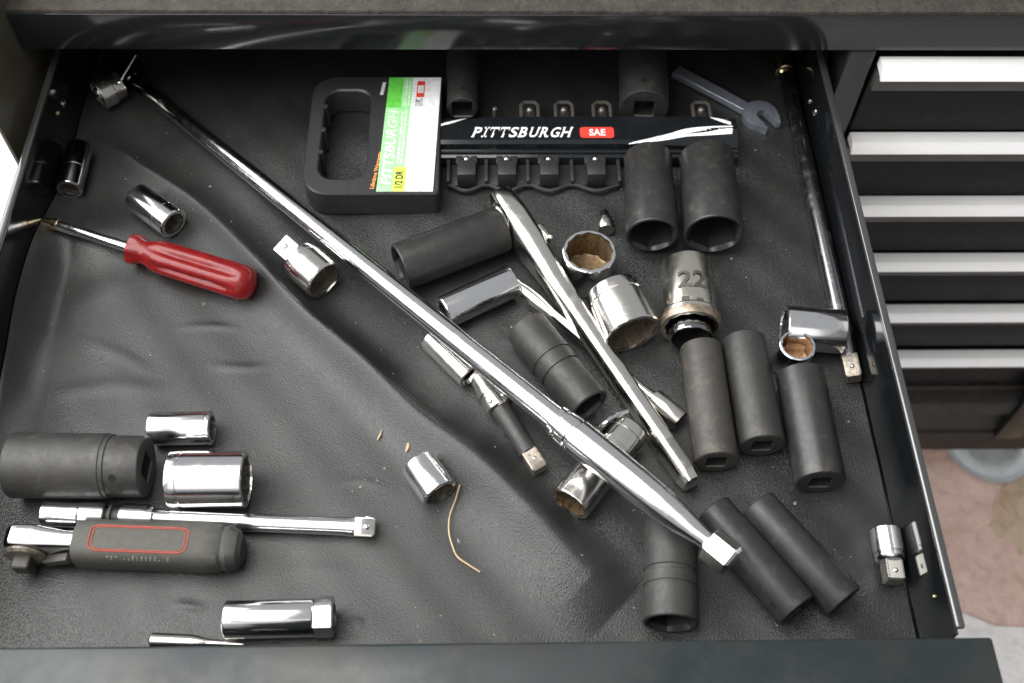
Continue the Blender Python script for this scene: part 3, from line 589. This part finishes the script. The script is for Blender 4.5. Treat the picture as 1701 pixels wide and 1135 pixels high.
# ------------------------------------------------------------------ rubber-grip ratchet
A, B = at(128, 903, .0118), at(404, 913, .0112)
rg = thing('rubber_grip_ratchet', 'chrome ratchet with grey rubber grip outlined in red, front left', 'ratchet', frame(A, B), 'ratchets'); L = (B-A).length
gl = L-.0085
rings('grip', [(0, oval(.0085, .0085, 3)), (.0012, oval(.0108, .0104, 3)), (.010, oval(.0116, .0109, 3)), (.025, oval(.0114, .0107, 3)), (.045, oval(.0114, .0107, 3)), (gl-.010, oval(.0118, .0111, 3)), (gl-.002, oval(.0110, .0104, 3)), (gl, oval(.0095, .0090, 3))], 'rubber', rg, True)
rings('end_cap', [(gl-.001, oval(.0100, .0095, 3)), (gl+.002, oval(.0108, .0100, 3)), (L-.002, oval(.0090, .0085, 3)), (L, oval(.0060, .006, 3))], 'rubber_dark', rg, False, True)
# red inlay: a rounded rectangular band following the grip's upper face
def grip_pt(s, a, off=.0):
    k = np.interp(s, [0, .010, .025, .045, gl-.010], [.97, 1.0, .985, .985, 1.0]); w, h = .0116*k, .0109*k
    q = 1/((abs(math.cos(a))/h)**3+(abs(math.sin(a))/w)**3)**(1/3)+off; return Vector((q*math.cos(a), q*math.sin(a), s))
ysg = 1 if rg.matrix_world.to_3x3().col[1].y < 0 else -1     # +1 when local +Y points to the camera side
loop = []
s0_, s1_, a0_, a1_ = .0095, .0575, -.52*ysg, .62*ysg
def rr_loop(s0, s1, a0, a1, n=6):
    cs = .006; ca = .22*ysg; P = []
    for (cx, cy, st_) in ((s1-cs, a1-ca, 0), (s0+cs, a1-ca, 1), (s0+cs, a0+ca, 2), (s1-cs, a0+ca, 3)):
        for i in range(n+1):
            th = (st_+i/n)*PI/2; P.append((cx+cs*math.cos(th), cy+ca*math.sin(th)))
    return P
for nm, ins, rad in (('red_inlay', 0, .00042), ('red_inlay', .0015, .0003)):
    P = rr_loop(s0_+ins, s1_-ins, a0_+ins*40*ysg, a1_-ins*40*ysg)
    D = []
    for i in range(len(P)):
        p0, p1 = P[i], P[(i+1) % len(P)]; n = max(1, int(math.hypot((p1[0]-p0[0])*1000, (p1[1]-p0[1])*13)/2))
        D += [(p0[0]+(p1[0]-p0[0])*k/n, p0[1]+(p1[1]-p0[1])*k/n) for k in range(n)]
    D.append(D[0]); tube(nm, [grip_pt(s, a, .00005) for s, a in D], rad, 'red_line', rg, 6)
mv, mf = [], []; s = .019
while s < .050:
    for row in range(2):
        a = (.80+row*.10)*ysg; w = random.uniform(.0006, .0013); b0 = len(mv)
        if random.random() < .75:
            for (aa, ss) in ((a, s), (a+.08*ysg, s), (a+.08*ysg, s+w), (a, s+w)): mv.append(grip_pt(ss, aa, .00012))
            mf.append((b0, b0+1, b0+2, b0+3))
    s += .0021
mk('embossed_marks', mv, mf, 'grip_mark', rg, False)
hx = -.0335   # head to the left of the grip (local -Z)
rings('head', [(hx, oval(.004, .006, 4)), (hx+.001, oval(.0058, .0085, 4)), (hx+.004, oval(.0066, .0108, 4)), (hx+.013, oval(.0066, .0110, 4)), (hx+.020, oval(.0058, .0090, 4)), (hx+.028, oval(.0048, .0075, 4)), (.001, oval(.0046, .0070, 4))], 'chrome', rg, True)
fmat = lambda z, x=0.0, y=0.0: Matrix.Translation((x, y, z)) @ frame(Vector(), Vector((0, ysg, 0)), (1, 0, 0))
mech = rings('mechanism', [(0, .0100), (.0012, .0102), (.0024, .0092), (.0024, .0002)], 'bore_steel', rg); mech.matrix_local = fmat(hx+.0095, 0, ysg*.0062)
sq_ = rings('square_drive', [(0, sqr(.0042)), (.0055, sqr(.0042)), (.0062, sqr(.0036)), (.0062, .0002)], 'impact_dusty', rg); sq_.matrix_local = fmat(hx+.0095, -.001, ysg*.0086)
lv = box('selector_lever', -.0028, .0028, -.001, .0035, -.006, .0085, 'impact_dusty', rg, bev=.0009); lv.location = (-.003, ysg*.0065, hx+.024); lv.rotation_euler = (0, 0.35, 0)
# ------------------------------------------------------------------ screwdriver
A, B = at(217, 412, .0120), at(421, 475, .0128)
sd = thing('screwdriver', 'screwdriver with translucent red fluted handle and steel shaft at left', 'screwdriver', frame(A, B, None, .2)); L = (B-A).length
def flute(R, d, ph=0.0): return [R*(1-d*(0.5+0.5*math.cos(6*th))**2.2) for th in TH]
def hexish(R): return [R*(1-.10*(0.5+0.5*math.cos(6*th))) for th in TH]
rings('handle', [(0, .0045), (.0004, hexish(.0075)), (.0015, hexish(.0095)), (.0055, hexish(.0092)), (.0085, circ(.0072)), (.0125, circ(.0074)), (.0165, flute(.0092, .04)), (.021, flute(.0100, .14)), (.030, flute(.0102, .27)), (.055, flute(.0104, .27)), (L-.013, flute(.0104, .20)),
    (L-.009, flute(.0104, .05)), (L-.006, circ(.0100)), (L-.003, circ(.0088)), (L-.001, circ(.0066)), (L, circ(.003))], 'red_acetate', sd, True, True, 40)
tipw = at(78, 367, .0075); tl = (tipw-A).length
shf = rings('shaft', [(.004, .0031), (-tl+.012, .0031), (-tl+.011, .0030)], 'chrome', sd)
rings('ferrule', [(-tl+.0120, .0027), (-tl+.0115, .0037), (-tl+.0085, .0037), (-tl+.0080, .0028), (-tl+.004, .0027), (-tl, .0022), (-tl, .0002)], 'brass', sd)
# ------------------------------------------------------------------ black extension rod along the right wall
A, B = at(1299, 98, .0056), at(1419, 630, .0056)
rod = thing('black_extension_rod', 'long gloss black extension rod with chrome tip along the right wall', 'extension bar', frame(A, B, None, .3), 'extension bars'); L = (B-A).length
rings('shaft', [(.016, .0046), (.020, .0053), (L-.030, .0053), (L-.020, .0052), (L-.0145, .0050), (L-.0140, .0046)], 'rod_steel', rod)
rings('collar', [(0, sqr(.0034)), (0, .0060), (.001, .0064), (.013, .0064), (.0135, .0056), (.0150, .0056), (.0165, .0046)], 'brass', rod, True)
st = rings('square_tip', [(L-.0142, sqr(.0044, 0, 1.36)), (L-.001, sqr(.0044, 0, 1.36)), (L, sqr(.0038)), (L, .0002)], 'bore_steel', rod)
ball('detent_ball', (.0043, 0, L-.006), .0013, 'chrome', st)
# ------------------------------------------------------------------ steel punch half hidden at the front lip
A, B = at(250, 1064, .0040), at(405, 1071, .0030)
pu = thing('steel_punch', 'thin steel punch half hidden behind the front edge of the drawer', 'punch', frame(A, B)); L = (B-A).length
rings('grip', [(0, .0032), (.0008, .0038), (.020, .0038), (.027, .0022)], 'chrome_worn', pu, True); rings('tip', [(.0268, .0021), (L-.004, .0013), (L, .0008)], 'chrome_dull', pu, False, True)
# ------------------------------------------------------------------ open-end wrench in the shade behind the rail
c = at(1262, 193, .0035); tail = at(1122, 118, .0035); u_ = (c-tail); Lw = u_.length; u_.normalize(); v_ = Vector((-u_.y, u_.x, 0))
wr = thing('open_end_wrench', 'bluish open-end wrench lying in the shade behind the rail', 'wrench', Matrix(((u_.x, v_.x, 0, c.x), (u_.y, v_.y, 0, c.y), (0, 0, 1, .0008), (0, 0, 0, 1))))
hw = .0047
jaw = []
jo = math.radians(-18)
for k in range(19):
    th = math.radians(48)+(math.radians(312)-math.radians(48))*k/18; jaw.append((.0118*math.cos(th+jo)*1.0, .0118*math.sin(th+jo)))
def jr(x, y): return (x*math.cos(jo)-y*math.sin(jo), x*math.sin(jo)+y*math.cos(jo))
head = [jr(.0135, .0062)]+jaw+[jr(.0135, -.0062), jr(.0125, -.0040), jr(-.001, -.0040), jr(-.0030, 0), jr(-.001, .0040), jr(.0125, .0040)]
prism('jaw', head, 0, .0055, 'blue_steel', wr, bev=.0006)
prism('handle', [(-.0095, -hw*.95), (-.0095, hw*.95), (-Lw*.5, hw*.85), (-Lw, hw), (-Lw, -hw), (-Lw*.5, -hw*.85)], .0006, .0048, 'blue_steel', wr, bev=.0010)
# ------------------------------------------------------------------ socket rail with its hanger card
ZT = .0185
ra, rb = at(728, 197, ZT), at(1221, 190, ZT); rf = at(960, 240, ZT-.002)
x0, x1 = ra.x, rb.x; yb = at(960, 191, ZT).y; yf = rf.y
rail = thing('socket_rail', 'black socket rail with green and white hanger label and red badge', 'socket rail', Matrix.Translation(((x0+x1)/2, (yb+yf)/2, .0)))
ro = Vector((-(x0+x1)/2, -(yb+yf)/2, 0))
secs = []
nsec = 40
for i in range(nsec+1):
    u = i/nsec; x = x0+(x1-x0)*u
    wf = .0022+max(0, (u-.66)/.34)**1.0*.0105; wb = .0016+max(0, (.16-u)/.16)*.009+max(0, (u-.90)/.10)*.0045
    secs.append([(x, yb+.0004, .004), (x, yb, ZT-.0040), (x, yb-.0006, ZT-.0022-wb*.10), (x, yb-wb, ZT), (x, (yb+yf)/2, ZT+.0003), (x, yf+wf, ZT-.0002), (x, yf, ZT-.0010-wf*.33), (x, yf-.0002, ZT-.0065),
                 (x, yf-.0022, ZT-.0070), (x, yf-.0026, ZT-.0085), (x, yf-.0030, ZT-.0086), (x, yf-.0046, ZT-.0092), (x, yf-.0048, .004)])
nv = len(secs[0]); v = [Vector(p)+ro for s_ in secs for p in s_]; f = []
for i in range(nsec):
    for j in range(nv-1): f.append((i*nv+j, i*nv+j+1, (i+1)*nv+j+1, (i+1)*nv+j))
f.append(tuple(range(nv))[::-1]); f.append(tuple(nsec*nv+j for j in range(nv)))
rb_ = mk('rail_body', v, f, 'gloss_plastic', rail, True, 14)
# PITTSBURGH lettering with slab serifs
pa, pb = at(781, 228, ZT+.0006), at(952, 211, ZT+.0006)
LW, LH = pb.x-pa.x-.002, pb.y-pa.y
def railmap(x, y, z): return Vector((pa.x+x+y*.32, pa.y+y, ZT+.00045+z))+ro
adv = {'P': 1.0, 'I': .62, 'T': 1.02, 'S': .92, 'B': 1.0, 'U': 1.08, 'R': 1.06, 'G': 1.04, 'H': 1.16}
tot = sum(adv[c_] for c_ in 'PITTSBURGH'); cx = 0.0; sv, sf = [], []
def slab(x0, x1, y0, y1):
    b0 = len(sv); sv.extend([railmap(x0, y0, .0001), railmap(x1, y0, .0001), railmap(x1, y1, .0001), railmap(x0, y1, .0001)]); sf.append((b0, b0+1, b0+2, b0+3))
for c_ in 'PITTSBURGH':
    w_ = adv[c_]/tot*LW; gap = w_*.14; sw_ = LW*.0155; a0, a1 = cx+gap/2, cx+w_-gap/2; th_ = LH*.15
    if c_ == 'I':
        m_ = (a0+a1)/2; slab(m_-sw_/2, m_+sw_/2, 0, LH)
        slab(a0, a1, 0, th_); slab(a0, a1, LH-th_, LH)
    else:
        ins = sw_*.35 if c_ in 'PBRHU' else 0
        lettering(c_, a1-a0-2*ins, LH, 'white', rb_, lambda x, y, z, a0=a0, ins=ins: railmap(a0+ins+x, y, 0), .022)
        e = sw_*.75
        def foot(xc, top): slab(xc-e, xc+e, (LH-th_) if top else 0, LH if top else th_)
        if c_ in 'PBRH': foot(a0+ins+sw_*.45, False); foot(a0+ins+sw_*.35, True)
        if c_ == 'H': foot(a1-ins-sw_*.45, False); foot(a1-ins-sw_*.45, True)
        if c_ == 'U': foot(a0+ins+sw_*.4, True); foot(a1-ins-sw_*.4, True)
        if c_ == 'R': foot(a1-ins-sw_*.2, False)
        if c_ == 'T': foot((a0+a1)/2, False); slab(a0, a0+sw_*.45, LH*.66, LH); slab(a1-sw_*.45, a1, LH*.66, LH)
    cx += w_
mk('serifs', sv, sf, 'white', rb_, False)
def rail_strip(top, bot):      # silver-toned strip laid on the rail, following its bevels
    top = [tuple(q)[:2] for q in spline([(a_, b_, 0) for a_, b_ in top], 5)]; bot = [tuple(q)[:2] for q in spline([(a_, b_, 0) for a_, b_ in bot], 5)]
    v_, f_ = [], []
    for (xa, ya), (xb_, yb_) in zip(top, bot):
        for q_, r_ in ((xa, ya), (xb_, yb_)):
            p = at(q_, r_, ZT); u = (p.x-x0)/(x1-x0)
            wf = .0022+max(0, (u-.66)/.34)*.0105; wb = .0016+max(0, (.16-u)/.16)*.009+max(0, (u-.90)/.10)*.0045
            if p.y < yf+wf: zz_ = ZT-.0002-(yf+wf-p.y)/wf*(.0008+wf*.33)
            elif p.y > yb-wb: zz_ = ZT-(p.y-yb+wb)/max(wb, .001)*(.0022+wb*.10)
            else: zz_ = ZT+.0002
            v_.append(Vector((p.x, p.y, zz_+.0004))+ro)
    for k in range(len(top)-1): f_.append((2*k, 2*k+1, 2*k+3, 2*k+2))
    mk('silver_strip', v_, f_, 'alu', rail, True, 60)
rail_strip([(1045, 236), (1100, 226), (1140, 215), (1180, 211), (1217, 210)], [(1045, 237), (1100, 232), (1140, 226), (1180, 223), (1217, 220)])
rail_strip([(1180, 196), (1198, 199), (1214, 204)], [(1180, 197), (1198, 204), (1214, 209)])
rail_strip([(731, 205), (752, 199), (774, 194)], [(731, 211), (752, 205), (774, 195)])
ba_, bb_ = at(964, 229, ZT+.0006), at(1019, 211, ZT+.0006)
bw, bh = bb_.x-ba_.x, bb_.y-ba_.y
P = []
for cx, cy, s_ in ((bw-.002, bh-.002, 0), (.002, bh-.002, 1), (.002, .002, 2), (bw-.002, .002, 3)):
    for i in range(5): th = (s_+i/4)*PI/2; P.append((cx+.002*math.cos(th), cy+.002*math.sin(th)))
bad = mk('badge', [Vector((ba_.x+x, ba_.y+y, ZT+.00045))+ro for x, y in P], [tuple(range(len(P)))], 'red', rail, False)
lettering('SAE', bw*.48, bh*.62, 'white', bad, lambda x, y, z: Vector((ba_.x+bw*.27+x, ba_.y+bh*.19+y, ZT+.00065))+ro, .03)
# lower lugs with sprung balls, a back plate and scalloped rim
for px in (775, 842, 912, 990):
    p = at(px, 272, .014); w = .0058
    lug = box('lug', p.x-w+ro.x, p.x+w+ro.x, yf-.0235+ro.y, yf-.0115+ro.y, .0045, .0150, 'plastic', rail, bev=.0007)
    box('lug_plate', p.x-w*1.15+ro.x, p.x-w*.42+ro.x, yf-.0112+ro.y, yf-.0050+ro.y, .0070, .0118, 'plastic', lug, bev=.0005)
    box('lug_plate', p.x+w*.42+ro.x, p.x+w*1.15+ro.x, yf-.0112+ro.y, yf-.0050+ro.y, .0070, .0118, 'plastic', lug, bev=.0005)
    ball('sprung_ball', (p.x+ro.x, yf-.0092+ro.y, .0125), .0024, 'chrome_dull', lug)
scx = [at(px, 300, .004).x for px in (745, 775, 808, 842, 877, 912, 950, 990, 1028)]
zz = []
for i, xx in enumerate(scx): zz.append((xx+ro.x, yf-(.0225 if i % 2 == 0 else .0275)+ro.y, .0040))
tube('scalloped_rim', spline(zz, 6), .0013, 'plastic', rail)
box('base_flange', scx[0]+ro.x, scx[-1]+ro.x, yf-.0220+ro.y, yf-.0050+ro.y, .0006, .0035, 'plastic', rail, bev=.0005)
for i in range(0, 9, 2): box('divider', scx[i]-.0011+ro.x, scx[i]+.0011+ro.x, yf-.0230+ro.y, yf-.0050+ro.y, .0010, .0085, 'plastic', rail, bev=.0004)
# upper loops
for px in (880, 937, 1000, 1165):
    p = at(px, 180, .014); w = .0055
    tube('clip_loop', [(p.x-w+ro.x, yb-.001+ro.y, .0135), (p.x-w+ro.x, yb+.0135+ro.y, .0135), (p.x-w*.6+ro.x, yb+.0160+ro.y, .0135), (p.x+w*.6+ro.x, yb+.0160+ro.y, .0135), (p.x+w+ro.x, yb+.0135+ro.y, .0135), (p.x+w+ro.x, yb-.001+ro.y, .0135)], .0013, 'ink_grey' if False else 'rubber', rail)
    lug = box('lug', p.x-w*.62+ro.x, p.x+w*.62+ro.x, yb-.001+ro.y, yb+.0105+ro.y, .0050, .0125, 'plastic', rail, bev=.0006)
    ball('sprung_ball', (p.x+ro.x, yb+.0098+ro.y, .0125), .0024, 'bore_steel', lug)
p = at(822, 180, .012); rings('stud', [(0, .0016), (.006, .0016), (.0066, .001)], 'bore_steel', rail, False, True).matrix_local = Matrix.Translation(Vector((p.x, p.y, .006))+ro)
for px in (1076, 1173): p = at(px, 250, .015); box('drive_lug', p.x-.0055+ro.x, p.x+.0055+ro.x, yf-.012+ro.y, yf-.0040+ro.y, .0055, .0115, 'plastic', rail, bev=.0006)
# hanger plate with hand slot
ZH = .0200
def roundrect(x0, x1, y0, y1, r4, n):
    P = []
    for (cx, cy, s_, r) in ((x1-r4[0], y1-r4[0], 0, r4[0]), (x0+r4[1], y1-r4[1], 1, r4[1]), (x0+r4[2], y0+r4[2], 2, r4[2]), (x1-r4[3], y0+r4[3], 3, r4[3])):
        for i in range(n): th = (s_+i/(n-1))*PI/2; P.append((cx+r*math.cos(th), cy+r*math.sin(th)))
    return P
hx0, hx1 = at(503, 290, ZH).x, at(735, 200, ZH).x-.001; hy1, hy0 = at(640, 127, ZH).y, at(640, 322, ZH).y
outer = roundrect(hx0, hx1, hy0, hy1, (.003, .016, .016, .003), 9)
sx0, sx1 = at(533, 240, ZH).x, at(611, 240, ZH).x; sy1, sy0 = at(580, 150, ZH).y, at(570, 297, ZH).y
slot = roundrect(sx0, sx1, sy0, sy1, (.010, .010, .010, .010), 9)
n = len(outer); v = []; f = []
for ring_, z in ((outer, .0012), (outer, ZH-.0010)): v += [Vector((x, y, z))+ro for x, y in ring_]
oc = Vector(((hx0+hx1)/2, (hy0+hy1)/2)); v += [Vector((x+(oc.x-x)*.015, y+(oc.y-y)*.015, ZH))+ro for x, y in outer]
sc_ = Vector(((sx0+sx1)/2, (sy0+sy1)/2)); v += [Vector((x-(sc_.x-x)*.06, y-(sc_.y-y)*.03, ZH))+ro for x, y in slot]
v += [Vector((x, y, ZH-.0010))+ro for x, y in slot]; v += [Vector((x, y, .0012))+ro for x, y in slot]
for k in range(5):
    for i in range(n): f.append((k*n+i, k*n+(i+1) % n, (k+1)*n+(i+1) % n, (k+1)*n+i))
hang = mk('hanger_plate', v, f, 'plastic', rail, True, 28)
for (yy, rr_) in ((.30, .0016), (.55, .0018), (.82, .0016)): rings('nub', [(.002, rr_), (ZH-.0006, rr_), (ZH-.0002, rr_*.8)], 'plastic', hang, False, True).matrix_local = Matrix.Translation(Vector((sx0+.0003, sy0+(sy1-sy0)*yy, 0))+ro)
# printed card: corners from the survey (bottom-left, bottom-right, top-right, top-left)
ZC = ZH+.0006
q0, q1, q2, q3 = at(625, 318, ZC), at(719, 318, ZC), at(733, 129, ZC), at(647, 129, ZC)
def card_uv(a, b_, dz=0.0):     # a across (left->right), b_ up the card (bottom->top)
    p = (q0*(1-a)+q1*a)*(1-b_)+(q3*(1-a)+q2*a)*b_; return Vector((p.x, p.y, ZC+dz))+ro
card = mk('label_card', [card_uv(0, 0, -.0005), card_uv(1, 0, -.0005), card_uv(1, 1, -.0005), card_uv(0, 1, -.0005), card_uv(0, 0), card_uv(1, 0), card_uv(1, 1), card_uv(0, 1)],
          [(3, 2, 1, 0), (4, 5, 6, 7), (0, 1, 5, 4), (1, 2, 6, 5), (2, 3, 7, 6), (3, 0, 4, 7)], 'white', rail, False)
def patch(name, a0, a1, b0, b1, mat, dz=.00006): return mk(name, [card_uv(a0, b0, dz), card_uv(a1, b0, dz), card_uv(a1, b1, dz), card_uv(a0, b1, dz)], [(0, 1, 2, 3)], mat, card, False)
patch('green_panel', .0, .28, .72, 1, 'green'); patch('green_panel', .0, .28, 0, .7199, 'green_pale'); patch('green_panel', .2801, .46, .20, 1, 'green_pale', .00005); patch('yellow_panel', .2801, .50, 0, .1999, 'yellow', .00006)
def cardtext(body, a0, a1, b0, b1, mat, bold=.01, shear=0.0):  # reads bottom to top, tops towards the left
    lettering(body, 1, 1, mat, card, lambda x, y, z: card_uv(a1+(a0-a1)*y, b0+(b1-b0)*x, .00014), bold, shear)
cardtext('PITTSBURGH', .06, .25, .05, .70, 'pale_letter', .02, .2)
cardtext('1/2 DR', .31, .45, .03, .17, 'ink', .03)
mv, mf = [], []
def bars(rows, mat, nm, seed):
    r_ = random.Random(seed); mv, mf = [], []
    for a, b0, b1, w in rows:
        b_ = b0
        while b_ < b1:
            l_ = r_.uniform(.012, .05); k = len(mv); e = min(b_+l_, b1)
            mv += [card_uv(a, b_, .00012), card_uv(a+w, b_, .00012), card_uv(a+w, e, .00012), card_uv(a, e, .00012)]; mf.append((k, k+1, k+2, k+3)); b_ += l_+.010
    mk(nm, mv, mf, mat, card, False)
bars([(.31, .23, .68, .035), (.37, .23, .70, .035), (.34, .74, .97, .03), (.40, .74, .97, .03)], 'pale_letter', 'small_print', 3)
bars([(.56, .02, .22, .02), (.63, .02, .55, .02), (.70, .02, .48, .02), (.77, .02, .66, .02), (.84, .02, .44, .02), (.90, .02, .30, .02)], 'ink_grey', 'small_print', 5)
patch('red_badge', .55, .70, .815, .965, 'red', .00006); patch('badge_window', .57, .68, .855, .925, 'white', .00010)
cardtext('SAE', .585, .665, .862, .918, 'ink_grey', .03); cardtext('13 PC', .54, .68, .735, .800, 'ink', .02)
# warranty line printed on the plastic beside the card
w0, w1 = at(614, 314, ZH), at(628, 252, ZH)
lettering('Lifetime Warranty', 1, 1, 'orange', hang, lambda x, y, z: Vector((w0.x+(w1.x-w0.x)*x+(.0032)*(1-y), w0.y+(w1.y-w0.y)*x, ZH+.00015))+ro, .03)
w2, w3 = at(631, 158, ZH), at(636, 137, ZH)
mk('small_print', [Vector((w2.x, w2.y, ZH+.0001))+ro, Vector((w2.x+.0022, w2.y, ZH+.0001))+ro, Vector((w3.x+.0022, w3.y, ZH+.0001))+ro, Vector((w3.x, w3.y, ZH+.0001))+ro], [(0, 1, 2, 3)], 'ink_grey', hang, False)
# ------------------------------------------------------------------ bent wire and slivers
wp = [at(764, 812, .004), at(757, 832, .003), at(747, 858, .0025), at(746, 885, .002), at(752, 908, .0018), at(760, 925, .0016), at(778, 938, .0015), at(797, 950, .0012)]
wp = [Vector((p.x, p.y, p.z+max(0, hm(p)))) for p in wp]
o = tube('bent_wire', spline(wp, 5), .00045, 'straw'); tag(o, 'thin bent straw-coloured wire curling from the lone chrome socket', 'wire')
for (a, b2, lab, r) in (((627, 733), (634, 716), 'smaller tan wood sliver left of the lone chrome socket', .0006), ((675, 755), (679, 738), 'pale wood sliver touching the top of the lone chrome socket', .0011)):
    A, B = at(*a, .001), at(*b2, .0016); h = max(0, hm(A)); A.z += h; B.z += h
    o = tube('wood_sliver', [A, (A+B)/2+Vector((.0006, 0, .0004)), B], [r*.5, r, r*.3], 'straw', None, 6); tag(o, lab, 'sliver', 'wood slivers')
# crumbs of grit over the liner
gx = [(339, 505), (350, 312), (1240, 460), (1215, 430), (1170, 490), (640, 780), (600, 810), (628, 800), (762, 898), (1255, 250), (1235, 365), (1300, 835), (1320, 838), (1410, 700), (980, 560), (850, 545), (250, 590), (1060, 300), (660, 195), (640, 170)]
gv, gf = [], []
pl = [at(*p) for p in gx]+[Vector((random.uniform(XL+.01, XR-.01), random.uniform(.16, .50), 0)) for _ in range(420)]
for i, p in enumerate(pl):
    r = random.uniform(.0005, .0011) if i < len(gx) else random.choice((.00012, .00016, .0002, .00028, .0004)); z = hm(p)+r*.4; b0 = len(gv)
    s_ = random.uniform(.7, 2.0); an = random.uniform(0, PI); c_, n_ = math.cos(an), math.sin(an)
    for dx, dy, dz in ((1, 0, 0), (0, 1, 0), (-1, 0, 0), (0, -1, 0), (0, 0, .8), (0, 0, -.5)):
        gv.append((p.x+(dx*s_*c_-dy*n_)*r, p.y+(dx*s_*n_+dy*c_)*r, z+dz*r))
    gf += [tuple(b0+q for q in t3) for t3 in ((0, 1, 4), (1, 2, 4), (2, 3, 4), (3, 0, 4), (1, 0, 5), (2, 1, 5), (3, 2, 5), (0, 3, 5))]
M['grit'] = plain('grit', (0.26, 0.24, 0.20), 0.7)
o = mk('grit', gv, gf, 'grit', None, False); o['kind'] = 'stuff'; o['label'] = 'crumbs of grit and dust scattered over the liner'; o['category'] = 'grit'
